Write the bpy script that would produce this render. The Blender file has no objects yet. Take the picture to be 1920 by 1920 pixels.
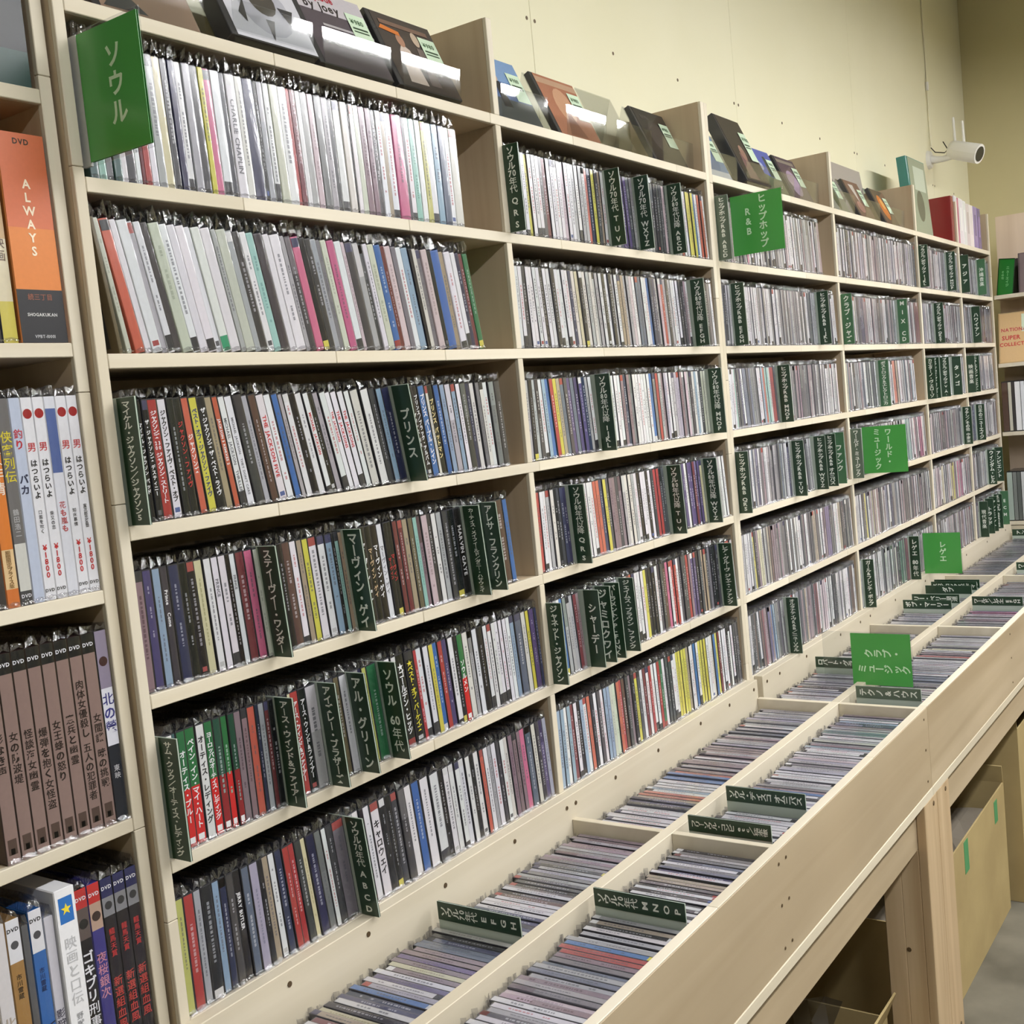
import bpy, math, random
from mathutils import Vector, Matrix

random.seed(7)
R = random.Random(11)
scene = bpy.context.scene
col = scene.collection

# ------------------------------------------------------------------ camera, world, lights, exposure
ZT = 1.94                                   # top of the uppermost shelf board
cam_d = bpy.data.cameras.new('camera')
cam_d.sensor_width = 36.0
cam_d.lens = 40.41
cam_d.clip_start = 0.02
cam = bpy.data.objects.new('camera', cam_d)
col.objects.link(cam)
right = Vector((0.5643, -0.8199, -0.0964)); up = Vector((0.1228, -0.0321, 0.9919)); fwd = Vector((0.8164, 0.5716, -0.0826))
m = Matrix((right, up, -fwd)).transposed().to_4x4()
m.translation = Vector((-0.7099, -0.9575, 1.5016))
cam.matrix_world = m
scene.camera = cam

world = bpy.data.worlds.new('world'); scene.world = world; world.use_nodes = True
world.node_tree.nodes['Background'].inputs[0].default_value = (0.9, 0.92, 1.0, 1)
world.node_tree.nodes['Background'].inputs[1].default_value = 0.25

LAMPS = []                                  # (x, y, z, length): ceiling fluorescent fittings, built as things further down
for lx in (-0.4, 1.1, 2.6, 3.75):
    LAMPS.append((lx, -1.62, 2.66, 1.22 if lx < 3.5 else 0.62))
for ly in (-4.3, -7.0):
    for lx in (0.2, 2.6):
        LAMPS.append((lx, ly, 2.66, 1.22))
LAMP_W = 31.0

vs = scene.view_settings
vs.view_transform = 'Standard'
try: vs.look = 'None'
except Exception: pass
vs.gamma = 1.0
vs.use_curve_mapping = False
vs.exposure = 0.0
cy = scene.cycles
cy.max_bounces = 4; cy.diffuse_bounces = 3; cy.glossy_bounces = 2; cy.transmission_bounces = 2
cy.transparent_max_bounces = 10
cy.use_adaptive_sampling = True; cy.adaptive_threshold = 0.03
cy.use_light_tree = False
cy.caustics_reflective = False; cy.caustics_refractive = False
cy.sample_clamp_indirect = 6.0

# ------------------------------------------------------------------ helpers
def lin(c):
    out = []
    for v in c[:3]:
        v = v / 255.0
        out.append(v / 12.92 if v <= 0.04045 else ((v + 0.055) / 1.055) ** 2.4)
    return (out[0], out[1], out[2], 1.0)

class MB:
    """collects polygons with a colour and a material slot each; build() links ONE mesh object"""
    def __init__(s): s.v = []; s.f = []; s.c = []; s.m = []; s.sm = []
    def face(s, pts, c=(200, 200, 200), mi=0, smooth=False):
        b = len(s.v); s.v.extend([tuple(p) for p in pts]); s.f.append(tuple(range(b, b + len(pts))))
        s.c.append(c); s.m.append(mi); s.sm.append(smooth)
    def grid(s, rows, c=(200, 200, 200), mi=0, smooth=True):
        b = len(s.v); n = len(rows[0])
        for r_ in rows: s.v.extend([tuple(p) for p in r_])
        for i in range(len(rows) - 1):
            for j in range(n - 1):
                s.f.append((b + i * n + j, b + i * n + j + 1, b + (i + 1) * n + j + 1, b + (i + 1) * n + j))
                s.c.append(c); s.m.append(mi); s.sm.append(smooth)
    def box(s, x0, x1, y0, y1, z0, z1, c=(200, 200, 200), mi=0, M=None, cs=None):
        p = [Vector(q) for q in ((x0, y0, z0), (x1, y0, z0), (x1, y1, z0), (x0, y1, z0), (x0, y0, z1), (x1, y0, z1), (x1, y1, z1), (x0, y1, z1))]
        if M is not None: p = [M @ q for q in p]
        b = len(s.v); s.v.extend([tuple(q) for q in p])
        for k, f in enumerate(((0, 3, 2, 1), (4, 5, 6, 7), (0, 1, 5, 4), (1, 2, 6, 5), (2, 3, 7, 6), (3, 0, 4, 7))):
            s.f.append(tuple(b + i for i in f)); s.c.append(cs[k] if cs else c); s.m.append(mi); s.sm.append(False)
    def cbox(s, x0, x1, y0, y1, z0, z1, e=0.0012, c=(200, 200, 200), mi=0):
        """box with chamfered edges: 24 corner points, 6 faces, 12 edge strips, 8 corners"""
        b = len(s.v); idx = {}
        X = (x0, x1); Y = (y0, y1); Z = (z0, z1); sg = (1, -1)
        for i in (0, 1):
            for j in (0, 1):
                for k in (0, 1):
                    for a in range(3):
                        q = [X[i], Y[j], Z[k]]
                        for d, w in ((0, i), (1, j), (2, k)):
                            if d != a: q[d] += sg[w] * e
                        idx[(i, j, k, a)] = len(s.v); s.v.append(tuple(q))
        fs = []
        for a in range(3):
            o = [d for d in range(3) if d != a]
            for w in (0, 1):
                ring = []
                for (p, q) in ((0, 0), (1, 0), (1, 1), (0, 1)):
                    key = [0, 0, 0]; key[a] = w; key[o[0]] = p; key[o[1]] = q
                    ring.append(idx[(key[0], key[1], key[2], a)])
                fs.append(ring)
        for a in range(3):
            o = [d for d in range(3) if d != a]
            for p in (0, 1):
                for q in (0, 1):
                    k0 = [0, 0, 0]; k0[o[0]] = p; k0[o[1]] = q; k1 = list(k0); k1[a] = 1
                    fs.append([idx[(*k0, o[0])], idx[(*k1, o[0])], idx[(*k1, o[1])], idx[(*k0, o[1])]])
        for i in (0, 1):
            for j in (0, 1):
                for k in (0, 1): fs.append([idx[(i, j, k, a)] for a in range(3)])
        ctr = Vector(((x0 + x1) / 2, (y0 + y1) / 2, (z0 + z1) / 2))
        for f in fs:
            P = [Vector(s.v[i]) for i in f]
            n = (P[1] - P[0]).cross(P[2] - P[0])
            if n.dot(sum(P, Vector()) / len(P) - ctr) < 0: f = f[::-1]
            s.f.append(tuple(f)); s.c.append(c); s.m.append(mi); s.sm.append(False)
    def tube(s, pts, rad, n=10, c=(200, 200, 200), mi=0, caps=True):
        pts = [Vector(p) for p in pts]; rings = []
        for i, p in enumerate(pts):
            d = (pts[min(i + 1, len(pts) - 1)] - pts[max(i - 1, 0)]).normalized()
            a = d.orthogonal().normalized(); bq = d.cross(a)
            r_ = rad[i] if isinstance(rad, (list, tuple)) else rad
            rings.append([p + r_ * (math.cos(2 * math.pi * k / n) * a + math.sin(2 * math.pi * k / n) * bq) for k in range(n + 1)])
        for i in range(1, len(rings)):           # keep rings from twisting
            best = min(range(n), key=lambda k: (rings[i][k] - rings[i - 1][0]).length)
            core = rings[i][:-1]; core = core[best:] + core[:best]; rings[i] = core + [core[0]]
        s.grid(rings, c, mi, True)
        if caps:
            s.face(rings[0][:-1][::-1], c, mi); s.face(rings[-1][:-1], c, mi)
    def build(s, name, mats, parent=None, loc=None, rot=None):
        me = bpy.data.meshes.new(name)
        me.from_pydata(s.v, [], s.f)
        if not isinstance(mats, (list, tuple)): mats = [mats]
        for mt in mats: me.materials.append(mt)
        n = len(s.f)
        if len(mats) > 1: me.polygons.foreach_set('material_index', s.m)
        me.polygons.foreach_set('use_smooth', s.sm)
        at = me.color_attributes.new('Col', 'FLOAT_COLOR', 'CORNER')
        buf = []; cache = {}
        for f, c in zip(s.f, s.c):
            if c not in cache: cache[c] = lin(c)
            buf.extend(cache[c] * len(f))
        at.data.foreach_set('color', buf)
        me.update()
        o = bpy.data.objects.new(name, me); col.objects.link(o)
        if parent is not None: o.parent = parent
        if loc is not None: o.location = loc
        if rot is not None: o.rotation_euler = rot
        return o

def tag(o, label=None, cat=None, group=None, kind=None):
    if label: o['label'] = label
    if cat: o['category'] = cat
    if group: o['group'] = group
    if kind: o['kind'] = kind
    return o
def empty(name, loc=(0, 0, 0)):
    o = bpy.data.objects.new(name, None); o.empty_display_size = 0.05; col.objects.link(o); o.location = loc
    return o

# glyphs: one text object per character, read once as a mesh
_G = {}
def glyph(ch):
    if ch not in _G:
        c = bpy.data.curves.new('glyph', 'FONT'); c.body = ch; c.resolution_u = 2; c.offset = 0.028 if (ord(ch) < 0x3100 or ord(ch) > 0x9fff) else 0.008
        o = bpy.data.objects.new('glyph', c); col.objects.link(o)
        bpy.context.view_layer.update()
        me = o.evaluated_get(bpy.context.evaluated_depsgraph_get()).to_mesh()
        vs_ = [(v.co.x, v.co.y) for v in me.vertices]; fs = [tuple(p.vertices) for p in me.polygons]
        if vs_:
            xs = [v[0] for v in vs_]; bb = (min(xs), max(xs))
        else: bb = (0, 0.3)
        _G[ch] = (vs_, fs, bb)
        bpy.data.objects.remove(o); bpy.data.curves.remove(c)
    return _G[ch]
def put_glyph(mb, ch, fr, u, v, size, c, rot=0, sx=1.0, mi=0):
    """glyph centred at (u,v) of a frame fr = (origin, U, V); rot in quarter turns counter-clockwise"""
    vs_, fs, bb = glyph(ch)
    if not vs_: return
    O, U, V = fr; wide = ord(ch) > 0x2000
    cx = 0.5 if wide else (bb[0] + bb[1]) / 2; cyy = 0.38 if wide else 0.345
    b = len(mb.v); k = rot % 4
    for x, y in vs_:
        x = (x - cx) * size * sx; y = (y - cyy) * size
        if k == 1: x, y = -y, x
        elif k == 3: x, y = y, -x
        elif k == 2: x, y = -x, -y
        p = O + U * (u + x) + V * (v + y); mb.v.append(tuple(p))
    for f in fs: mb.f.append(tuple(b + i for i in f)); mb.c.append(c); mb.m.append(mi); mb.sm.append(False)
def cells(text):
    out = []; i = 0
    while i < len(text):
        if text[i].isdigit() and i + 1 < len(text) and text[i + 1].isdigit(): out.append(text[i:i + 2]); i += 2
        else: out.append(text[i]); i += 1
    return out
def vtext(mb, text, fr, u, v_top, length, size, c, turned=False, mi=0, squash=1.0):
    """vertical writing from v_top downwards within length; turned: the whole column lies on its side, top to the left"""
    cs = cells(text); wt = [0.55 if q == ' ' else 1.0 for q in cs]; tot = sum(wt)
    pitch = min(size * 1.06, length / tot); sz = min(size, pitch * 1.10); a = (length - pitch * tot) / 2
    wide = max(1.0, min(1.7, size * .92 / sz)) * squash
    for q, w in zip(cs, wt):
        t = a + pitch * w / 2; a += pitch * w
        if q == ' ': continue
        r0 = 1 if turned else 0
        for k, ch in enumerate(q):
            off = (k - (len(q) - 1) / 2) * sz * 0.52
            rr = r0 + (3 if ch in 'ー～' else 0)
            sw = 1.0 if (ch in 'ー～' or len(q) > 1) else wide
            if turned: put_glyph(mb, ch, fr, v_top + t, u + off * wide, sz, c, rr, sw, mi)
            else: put_glyph(mb, ch, fr, u + off * wide, v_top - t, sz, c, rr, sw, mi)
def htext(mb, text, fr, u, v, size, c, rot=0, mi=0, track=0.08):
    """Latin line starting at (u,v); rot=3 reads downwards"""
    for ch in text:
        bb = glyph(ch)[2] if ch != ' ' else (0, 0.28)
        w = (0.95 if ord(ch) > 0x2000 else bb[1] - bb[0]) * size
        if ch != ' ':
            if rot == 3: put_glyph(mb, ch, fr, u, v - w / 2, size, c, 3, 1.0, mi)
            else: put_glyph(mb, ch, fr, u + w / 2, v, size, c, 0, 1.0, mi)
        if rot == 3: v -= w + track * size
        else: u += w + track * size

for _c in '&\'-.0123456789ABCDEFGHIJKLMNOPQRSTUVWXYZabcdefghijklmnopqrstuvwxyz¥★、いきくしすそつとなのはべもよらりるをァアィイウェエオカガキクグケゲコゴサザシジスズソゾタダチッツテデトドナニネノハバパヒビピフブプベペホボポマミムメャュヨラリルレロワンヴ・ー丁三中事二五人他代以伝体侠優兵刑列剣北南又口吹国堤塾声夜天女定客寅嵐川市帝年幽床弾影徹怒怪恋情愛慕憲戦抱挑斬新日映暁期本東柴桜楽橋次死殺沖波浩海無爆版犯狩獣王現田男画盗目知笛米組続縄罪者肉花蔵蜂螢血談諜賞連選郎野釣銀間関防降限雷霊非音頼風馬鬼鶴龍／～': glyph(_c)         # read while the scene is still empty

# ------------------------------------------------------------------ materials (all procedural)
def new_mat(name):
    mt = bpy.data.materials.new(name); mt.use_nodes = True
    nt = mt.node_tree; return mt, nt, nt.nodes['Principled BSDF']
def nd(nt, t, **kw):
    n = nt.nodes.new(t)
    for k, v in kw.items(): setattr(n, k, v)
    return n
def plain(name, c, rough=0.5, spec=0.5, metal=0.0, coat=0.0):
    mt, nt, b = new_mat(name)
    b.inputs['Base Color'].default_value = lin(c); b.inputs['Roughness'].default_value = rough
    b.inputs['Specular IOR Level'].default_value = spec; b.inputs['Metallic'].default_value = metal
    b.inputs['Coat Weight'].default_value = coat; b.inputs['Coat Roughness'].default_value = 0.08
    return mt
def printed(name, rough=0.35, spec=0.4, coat=0.0, grain=0.06):
    """colour of the thing itself comes from the mesh (printed paper); fine procedural mottling on top"""
    mt, nt, b = new_mat(name)
    at = nd(nt, 'ShaderNodeVertexColor', layer_name='Col')
    no = nd(nt, 'ShaderNodeTexNoise'); no.inputs['Scale'].default_value = 220; no.inputs['Detail'].default_value = 2
    tc = nd(nt, 'ShaderNodeTexCoord'); nt.links.new(tc.outputs['Object'], no.inputs['Vector'])
    mr = nd(nt, 'ShaderNodeMapRange'); mr.inputs['To Min'].default_value = 1 - grain; mr.inputs['To Max'].default_value = 1 + grain
    nt.links.new(no.outputs['Fac'], mr.inputs['Value'])
    mx = nd(nt, 'ShaderNodeVectorMath', operation='SCALE')
    nt.links.new(at.outputs['Color'], mx.inputs[0]); nt.links.new(mr.outputs['Result'], mx.inputs['Scale'])
    nt.links.new(mx.outputs[0], b.inputs['Base Color'])
    b.inputs['Roughness'].default_value = rough; b.inputs['Specular IOR Level'].default_value = spec
    b.inputs['Coat Weight'].default_value = coat; b.inputs['Coat Roughness'].default_value = 0.1
    return mt
def wood(name, c1, c2, axis='X', scale=1.0, rough=0.55, knots=True):
    mt, nt, b = new_mat(name)
    tc = nd(nt, 'ShaderNodeTexCoord'); geo = nd(nt, 'ShaderNodeNewGeometry')
    oi = nd(nt, 'ShaderNodeObjectInfo')
    mp = nd(nt, 'ShaderNodeMapping'); s_ = {'X': (1.2, 26, 26), 'Y': (26, 1.2, 26), 'Z': (26, 26, 1.2)}[axis]
    mp.inputs['Scale'].default_value = tuple(q * scale for q in s_)
    ad = nd(nt, 'ShaderNodeVectorMath', operation='ADD'); mu = nd(nt, 'ShaderNodeVectorMath', operation='SCALE'); mu.inputs['Scale'].default_value = 9.0
    cx = nd(nt, 'ShaderNodeCombineXYZ')
    for k in range(3): nt.links.new(oi.outputs['Random'], cx.inputs[k])
    nt.links.new(cx.outputs[0], mu.inputs[0]); nt.links.new(geo.outputs['Position'], ad.inputs[0]); nt.links.new(mu.outputs[0], ad.inputs[1])
    nt.links.new(ad.outputs[0], mp.inputs['Vector'])
    no = nd(nt, 'ShaderNodeTexNoise'); no.inputs['Scale'].default_value = 1.0; no.inputs['Detail'].default_value = 5; no.inputs['Distortion'].default_value = 0.6
    nt.links.new(mp.outputs[0], no.inputs['Vector'])
    cr = nd(nt, 'ShaderNodeValToRGB'); cr.color_ramp.elements[0].position = 0.32; cr.color_ramp.elements[1].position = 0.68
    cr.color_ramp.elements[0].color = lin(c1); cr.color_ramp.elements[1].color = lin(c2)
    nt.links.new(no.outputs['Fac'], cr.inputs['Fac'])
    n2 = nd(nt, 'ShaderNodeTexNoise'); n2.inputs['Scale'].default_value = 3.0; nt.links.new(ad.outputs[0], n2.inputs['Vector'])
    mr = nd(nt, 'ShaderNodeMapRange'); mr.inputs['From Min'].default_value = 0.3; mr.inputs['From Max'].default_value = 0.7
    mr.inputs['To Min'].default_value = 0.93; mr.inputs['To Max'].default_value = 1.05; nt.links.new(n2.outputs['Fac'], mr.inputs['Value'])
    m3 = nd(nt, 'ShaderNodeMapRange'); m3.inputs['To Min'].default_value = 0.94; m3.inputs['To Max'].default_value = 1.05; nt.links.new(oi.outputs['Random'], m3.inputs['Value'])
    mm = nd(nt, 'ShaderNodeMath', operation='MULTIPLY'); nt.links.new(mr.outputs[0], mm.inputs[0]); nt.links.new(m3.outputs[0], mm.inputs[1])
    sc = nd(nt, 'ShaderNodeVectorMath', operation='SCALE'); nt.links.new(cr.outputs['Color'], sc.inputs[0]); nt.links.new(mm.outputs[0], sc.inputs['Scale'])
    nt.links.new(sc.outputs[0], b.inputs['Base Color'])
    b.inputs['Roughness'].default_value = rough; b.inputs['Specular IOR Level'].default_value = 0.3
    bp = nd(nt, 'ShaderNodeBump'); bp.inputs['Strength'].default_value = 0.08; bp.inputs['Distance'].default_value = 0.001
    nt.links.new(no.outputs['Fac'], bp.inputs['Height']); nt.links.new(bp.outputs[0], b.inputs['Normal'])
    return mt
def clear(name, tint=(255, 255, 255), rough=0.06, gain=1.6, base=0.03, bump=0.0, bscale=60):
    """thin clear plastic: see-through with a surface reflection"""
    mt, nt, b = new_mat(name); nt.nodes.remove(b)
    tr = nd(nt, 'ShaderNodeBsdfTransparent'); tr.inputs[0].default_value = lin(tint)
    gl = nd(nt, 'ShaderNodeBsdfGlossy'); gl.inputs['Roughness'].default_value = rough
    fr = nd(nt, 'ShaderNodeLayerWeight'); fr.inputs['Blend'].default_value = 0.5
    pw = nd(nt, 'ShaderNodeMath', operation='POWER'); pw.inputs[1].default_value = 5.0; nt.links.new(fr.outputs['Facing'], pw.inputs[0])
    ma = nd(nt, 'ShaderNodeMath', operation='MULTIPLY_ADD', use_clamp=True); ma.inputs[1].default_value = gain; ma.inputs[2].default_value = base
    mx = nd(nt, 'ShaderNodeMixShader'); out = nt.nodes['Material Output']
    nt.links.new(pw.outputs[0], ma.inputs[0]); nt.links.new(ma.outputs[0], mx.inputs[0])
    nt.links.new(tr.outputs[0], mx.inputs[1]); nt.links.new(gl.outputs[0], mx.inputs[2]); nt.links.new(mx.outputs[0], out.inputs['Surface'])
    if bump:
        tc = nd(nt, 'ShaderNodeNewGeometry'); mp = nd(nt, 'ShaderNodeMapping'); mp.inputs['Scale'].default_value = (bscale * 4, bscale * 4, bscale)
        no = nd(nt, 'ShaderNodeTexNoise'); no.inputs['Scale'].default_value = 1.0; no.inputs['Detail'].default_value = 2
        nt.links.new(tc.outputs['Position'], mp.inputs[0]); nt.links.new(mp.outputs[0], no.inputs['Vector'])
        bp = nd(nt, 'ShaderNodeBump'); bp.inputs['Strength'].default_value = bump; bp.inputs['Distance'].default_value = 0.002
        nt.links.new(no.outputs['Fac'], bp.inputs['Height'])
        nt.links.new(bp.outputs[0], gl.inputs['Normal']); nt.links.new(bp.outputs[0], fr.inputs['Normal'])
    return mt
def mottled(name, c1, c2, scale=4.0, rough=0.7, bump=0.0, spec=0.3):
    mt, nt, b = new_mat(name)
    geo = nd(nt, 'ShaderNodeNewGeometry'); no = nd(nt, 'ShaderNodeTexNoise'); no.inputs['Scale'].default_value = scale; no.inputs['Detail'].default_value = 6
    nt.links.new(geo.outputs['Position'], no.inputs['Vector'])
    cr = nd(nt, 'ShaderNodeValToRGB'); cr.color_ramp.elements[0].position = 0.35; cr.color_ramp.elements[1].position = 0.65
    cr.color_ramp.elements[0].color = lin(c1); cr.color_ramp.elements[1].color = lin(c2)
    nt.links.new(no.outputs['Fac'], cr.inputs['Fac']); nt.links.new(cr.outputs[0], b.inputs['Base Color'])
    b.inputs['Roughness'].default_value = rough; b.inputs['Specular IOR Level'].default_value = spec
    if bump:
        bp = nd(nt, 'ShaderNodeBump'); bp.inputs['Strength'].default_value = bump; bp.inputs['Distance'].default_value = 0.002
        nt.links.new(no.outputs['Fac'], bp.inputs['Height']); nt.links.new(bp.outputs[0], b.inputs['Normal'])
    return mt

M_EDGE = wood('pine_edge', (216, 205, 182), (227, 218, 199), 'X', 1.0)
M_EDGEV = wood('pine_edge_upright', (214, 203, 180), (225, 216, 197), 'Z', 1.0)
M_PANEL = wood('tan_panel_wood', (176, 156, 130), (196, 177, 150), 'Z', 0.8)
M_BOARD = wood('tan_board_wood', (186, 166, 138), (204, 186, 158), 'X', 0.8)
M_PINE = wood('pine_board', (206, 195, 172), (218, 208, 187), 'X', 0.7)
M_PINEV = wood('pine_post', (176, 150, 116), (204, 180, 146), 'Z', 1.0)
M_RAW = wood('raw_front_plywood', (168, 149, 120), (188, 170, 142), 'X', 0.45)
M_WALL = mottled('cream_wall', (234, 229, 198), (237, 232, 203), 3.0, 0.6)
M_WALLR = mottled('ochre_wall', (204, 194, 152), (208, 198, 156), 3.0, 0.6)
M_CEIL = plain('white_ceiling', (228, 226, 218), 0.8)
M_FLOOR = mottled('concrete_floor', (92, 89, 79), (122, 118, 106), 5.0, 0.45, 0.05, 0.4)
M_CARD = mottled('cardboard', (166, 146, 102), (178, 158, 112), 6.0, 0.8)
M_PRINT = printed('printed_card', 0.38, 0.4)
M_GLOSS = printed('printed_gloss', 0.22, 0.5, 0.25)
M_CASE = printed('jewel_case_plastic', 0.2, 0.5, 0.0, 0.02)
M_FILM = clear('plastic_sleeve_film', (250, 250, 252), 0.16, 0.7, 0.06, 0.35, 40)
M_CRINKLE = clear('crinkled_sleeve_film', (244, 244, 247), 0.10, 0.75, 0.25, 0.9, 120)
M_ACRYL = clear('acrylic_sheet', (246, 247, 247), 0.03, 0.9, 0.05)
M_PVC = plain('divider_plastic', (186, 198, 186), 0.3)
M_LABEL = printed('divider_label', 0.3, 0.5, 0.15, 0.02)
M_SCREW = plain('screw_dark', (92, 74, 50), 0.5, 0.5, 0.3)
M_WHITEP = plain('white_plastic', (236, 234, 228), 0.35)
M_BLACKP = plain('black_plastic', (24, 24, 26), 0.12, 0.6)
M_METAL = plain('white_enamel', (230, 230, 228), 0.35)
M_TUBE = plain('lamp_tube_glass', (240, 240, 240), 0.3)

# ------------------------------------------------------------------ setting: room
def struct(name, mb, mat, parent=None):
    o = mb.build(name, mat, parent)
    if parent is None: o['kind'] = 'structure'
    return o
XL, XR, YF_, YB, ZC = -3.2, 4.39, -8.6, 0.165, 3.05
b = MB(); b.box(XL, XR, YF_, YB, -0.1, 0.0); struct('floor', b, M_FLOOR)
b = MB(); b.box(XL, XR, YF_, YB, ZC, ZC + 0.1); struct('ceiling', b, M_CEIL)
b = MB(); b.box(XL, XR + 0.1, YB + 0.012, YB + 0.1, 0, ZC); wb = struct('wall_back', b, M_WALL)
sx = XL
seams = [XL, -1.63, -0.72, 0.19, 1.10, 2.01, 2.92, 3.83, XR]
for a, c in zip(seams[:-1], seams[1:]):
    b = MB(); b.cbox(a + 0.0006, c - 0.0006, YB, YB + 0.013, 0.0, ZC - 0.001, 0.0008); b.build('wall_panel', M_WALL, wb)
for a, c in zip(seams[3:-1], seams[4:]):
    for q in (a + 0.013, a + 0.30, a + 0.59, c - 0.013):
        if q > XR - 0.05: continue
        b = MB(); b.tube([(q, YB + 0.004, 2.204), (q, YB - 0.0006, 2.204)], [0.0042, 0.0036], 8)
        b.build('screw', M_SCREW, wb)
b = MB(); b.box(XR, XR + 0.1, YF_, YB + 0.012, 0, ZC); struct('wall_right', b, M_WALLR)
b = MB(); b.box(XL - 0.1, XL, YF_, YB + 0.012, 0, ZC); struct('wall_left', b, M_WALL)
b = MB(); b.box(XL - 0.1, XR + 0.1, YF_ - 0.1, YF_, 0, ZC); struct('wall_front', b, M_WALL)

# ceiling lamps: reflector trough, two tubes, and the light they give
for i, (x, y, z, L) in enumerate(LAMPS):
    t = empty('fluorescent_lamp', (x, y, z))
    where = 'over the shop aisle' if y > -2 else 'deeper in the shop'
    place = ['over the near end', 'over the second CD bay', 'over the fourth CD bay', 'short, by the corner wall', 'second row, entrance side', 'second row, corner side', 'rear row, entrance side', 'rear row, corner side'][i]
    tag(t, f'white fluorescent ceiling lamp {where}, {place}', 'ceiling lamp', 'ceiling fluorescent lamps')
    b = MB()
    b.grid([[(-L / 2 - .03, -.11, -.033), (L / 2 + .03, -.11, -.033)], [(-L / 2 - .03, -.05, .03), (L / 2 + .03, -.05, .03)],
            [(-L / 2 - .03, .05, .03), (L / 2 + .03, .05, .03)], [(-L / 2 - .03, .11, -.033), (L / 2 + .03, .11, -.033)]], mi=0, smooth=False)
    b.build('reflector', M_METAL, t)
    b = MB(); b.box(-L / 2, L / 2, -.045, .045, .032, .075); b.build('housing', M_METAL, t)
    for sy in (-0.045, 0.045):
        b = MB(); b.tube([(-L / 2 + .02, sy, 0.0), (L / 2 - .02, sy, 0.0)], 0.013, 8); b.build('tube', M_TUBE, t)
    for sx_ in (-0.4, 0.4):
        b = MB(); b.tube([(sx_, 0, .075), (sx_, 0, ZC - z)], 0.006, 6); b.build('hanger', M_METAL, t)
    for sy, tl in ((-0.045, -45), (0.045, 45)):            # each tube throws its light down and to its own side
        ld = bpy.data.lights.new('lamp_light', 'AREA'); ld.shape = 'RECTANGLE'; ld.size = L; ld.size_y = 0.07
        ld.energy = LAMP_W * L / 1.22 * (0.3 if y < -2 else 0.7 if x < 0 else 1.0 if x < 2 else 1.2); ld.color = (0.985, 0.985, 0.985)
        lo = bpy.data.objects.new('lamp_light', ld); col.objects.link(lo); lo.parent = t
        lo.location = (0, sy, -0.018); lo.rotation_euler = (math.radians(tl), 0, 0)

# ------------------------------------------------------------------ shelf units
ZB = [ZT - 0.17 * i for i in range(6)] + [0.922]          # tops of the shelf boards
TH, DEP = 0.0146, 0.158
def edge_segments(parent, x0, x1, z0, z1, seed):
    """front edge strip of finger-jointed pine, one piece per length"""
    rr = random.Random(seed); x = x0
    while x < x1 - 1e-6:
        n = x + rr.uniform(0.16, 0.44)
        if x1 - n < 0.09: n = x1
        b = MB(); b.cbox(x + 0.0003, n - 0.0003, 0.0, 0.0065, z0, z1, 0.0007)
        b.build('edge_strip', M_EDGE, parent); x = n
def upright_edges(parent, x0, x1, z0, z1, seed, y0=0.0):
    rr = random.Random(seed); z = z0
    while z < z1 - 1e-6:
        n = z + rr.uniform(0.28, 0.5)
        if z1 - n < 0.12: n = z1
        b = MB(); b.cbox(x0, x1, y0, y0 + 0.0065, z + 0.0003, n - 0.0003, 0.0007)
        b.build('edge_strip', M_EDGEV, parent); z = n
def cd_unit(name, x0, x1, ta, tb, divs, label):
    root = empty(name, (0, 0, 0)); tag(root, label, 'shelf unit')
    for k, (a, c) in enumerate(((x0, x0 + ta), (x1 - tb, x1))):
        b = MB(); b.box(a, c, 0.0065, DEP, 0.0, ZT + 0.138); sp = b.build('side_panel', M_PANEL, root)
        upright_edges(sp, a, c, 0.0, ZT + 0.138, 31 + k + int(x0 * 100))
    for i, z in enumerate(ZB):
        b = MB(); b.box(x0 + ta, x1 - tb, 0.0065, DEP, z - TH, z); sb = b.build('shelf', M_BOARD, root)
        edge_segments(sb, x0 + ta + .0002, x1 - tb - .0002, z - TH, z, 100 + i + int(x0 * 100))
    for (a, c) in divs:
        zs = [(ZB[i + 1], ZB[i] - TH) for i in range(6)] + [(ZT, ZT + 0.138)]
        for z0, z1 in zs:
            b = MB(); b.box(a, c, 0.0065, DEP - .006, z0 + .0002, z1 - .0002); dv = b.build('divider', M_PANEL, root)
            b = MB(); b.cbox(a, c, 0.0002, 0.0065, z0 + .0002, z1 - .0002, 0.0007); b.build('edge_strip', M_EDGEV, dv)
    b = MB(); b.box(x0, x1, DEP, DEP + .005, 0.0, ZT + 0.004); b.build('back_panel', M_PANEL, root)
    return root
cd_unit('cd_shelf_unit', -0.0125, 1.4462, 0.0125, 0.0145, [(0.7116, 0.7246)], 'tall pine CD shelf unit of two bays beside the DVD shelf')
cd_unit('cd_shelf_unit', 1.4464, 3.918, 0.0142, 0.012, [(2.170, 2.1827), (2.919, 2.9316), (3.433, 3.445)], 'long pine CD shelf unit of four bays reaching into the room corner')

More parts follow.
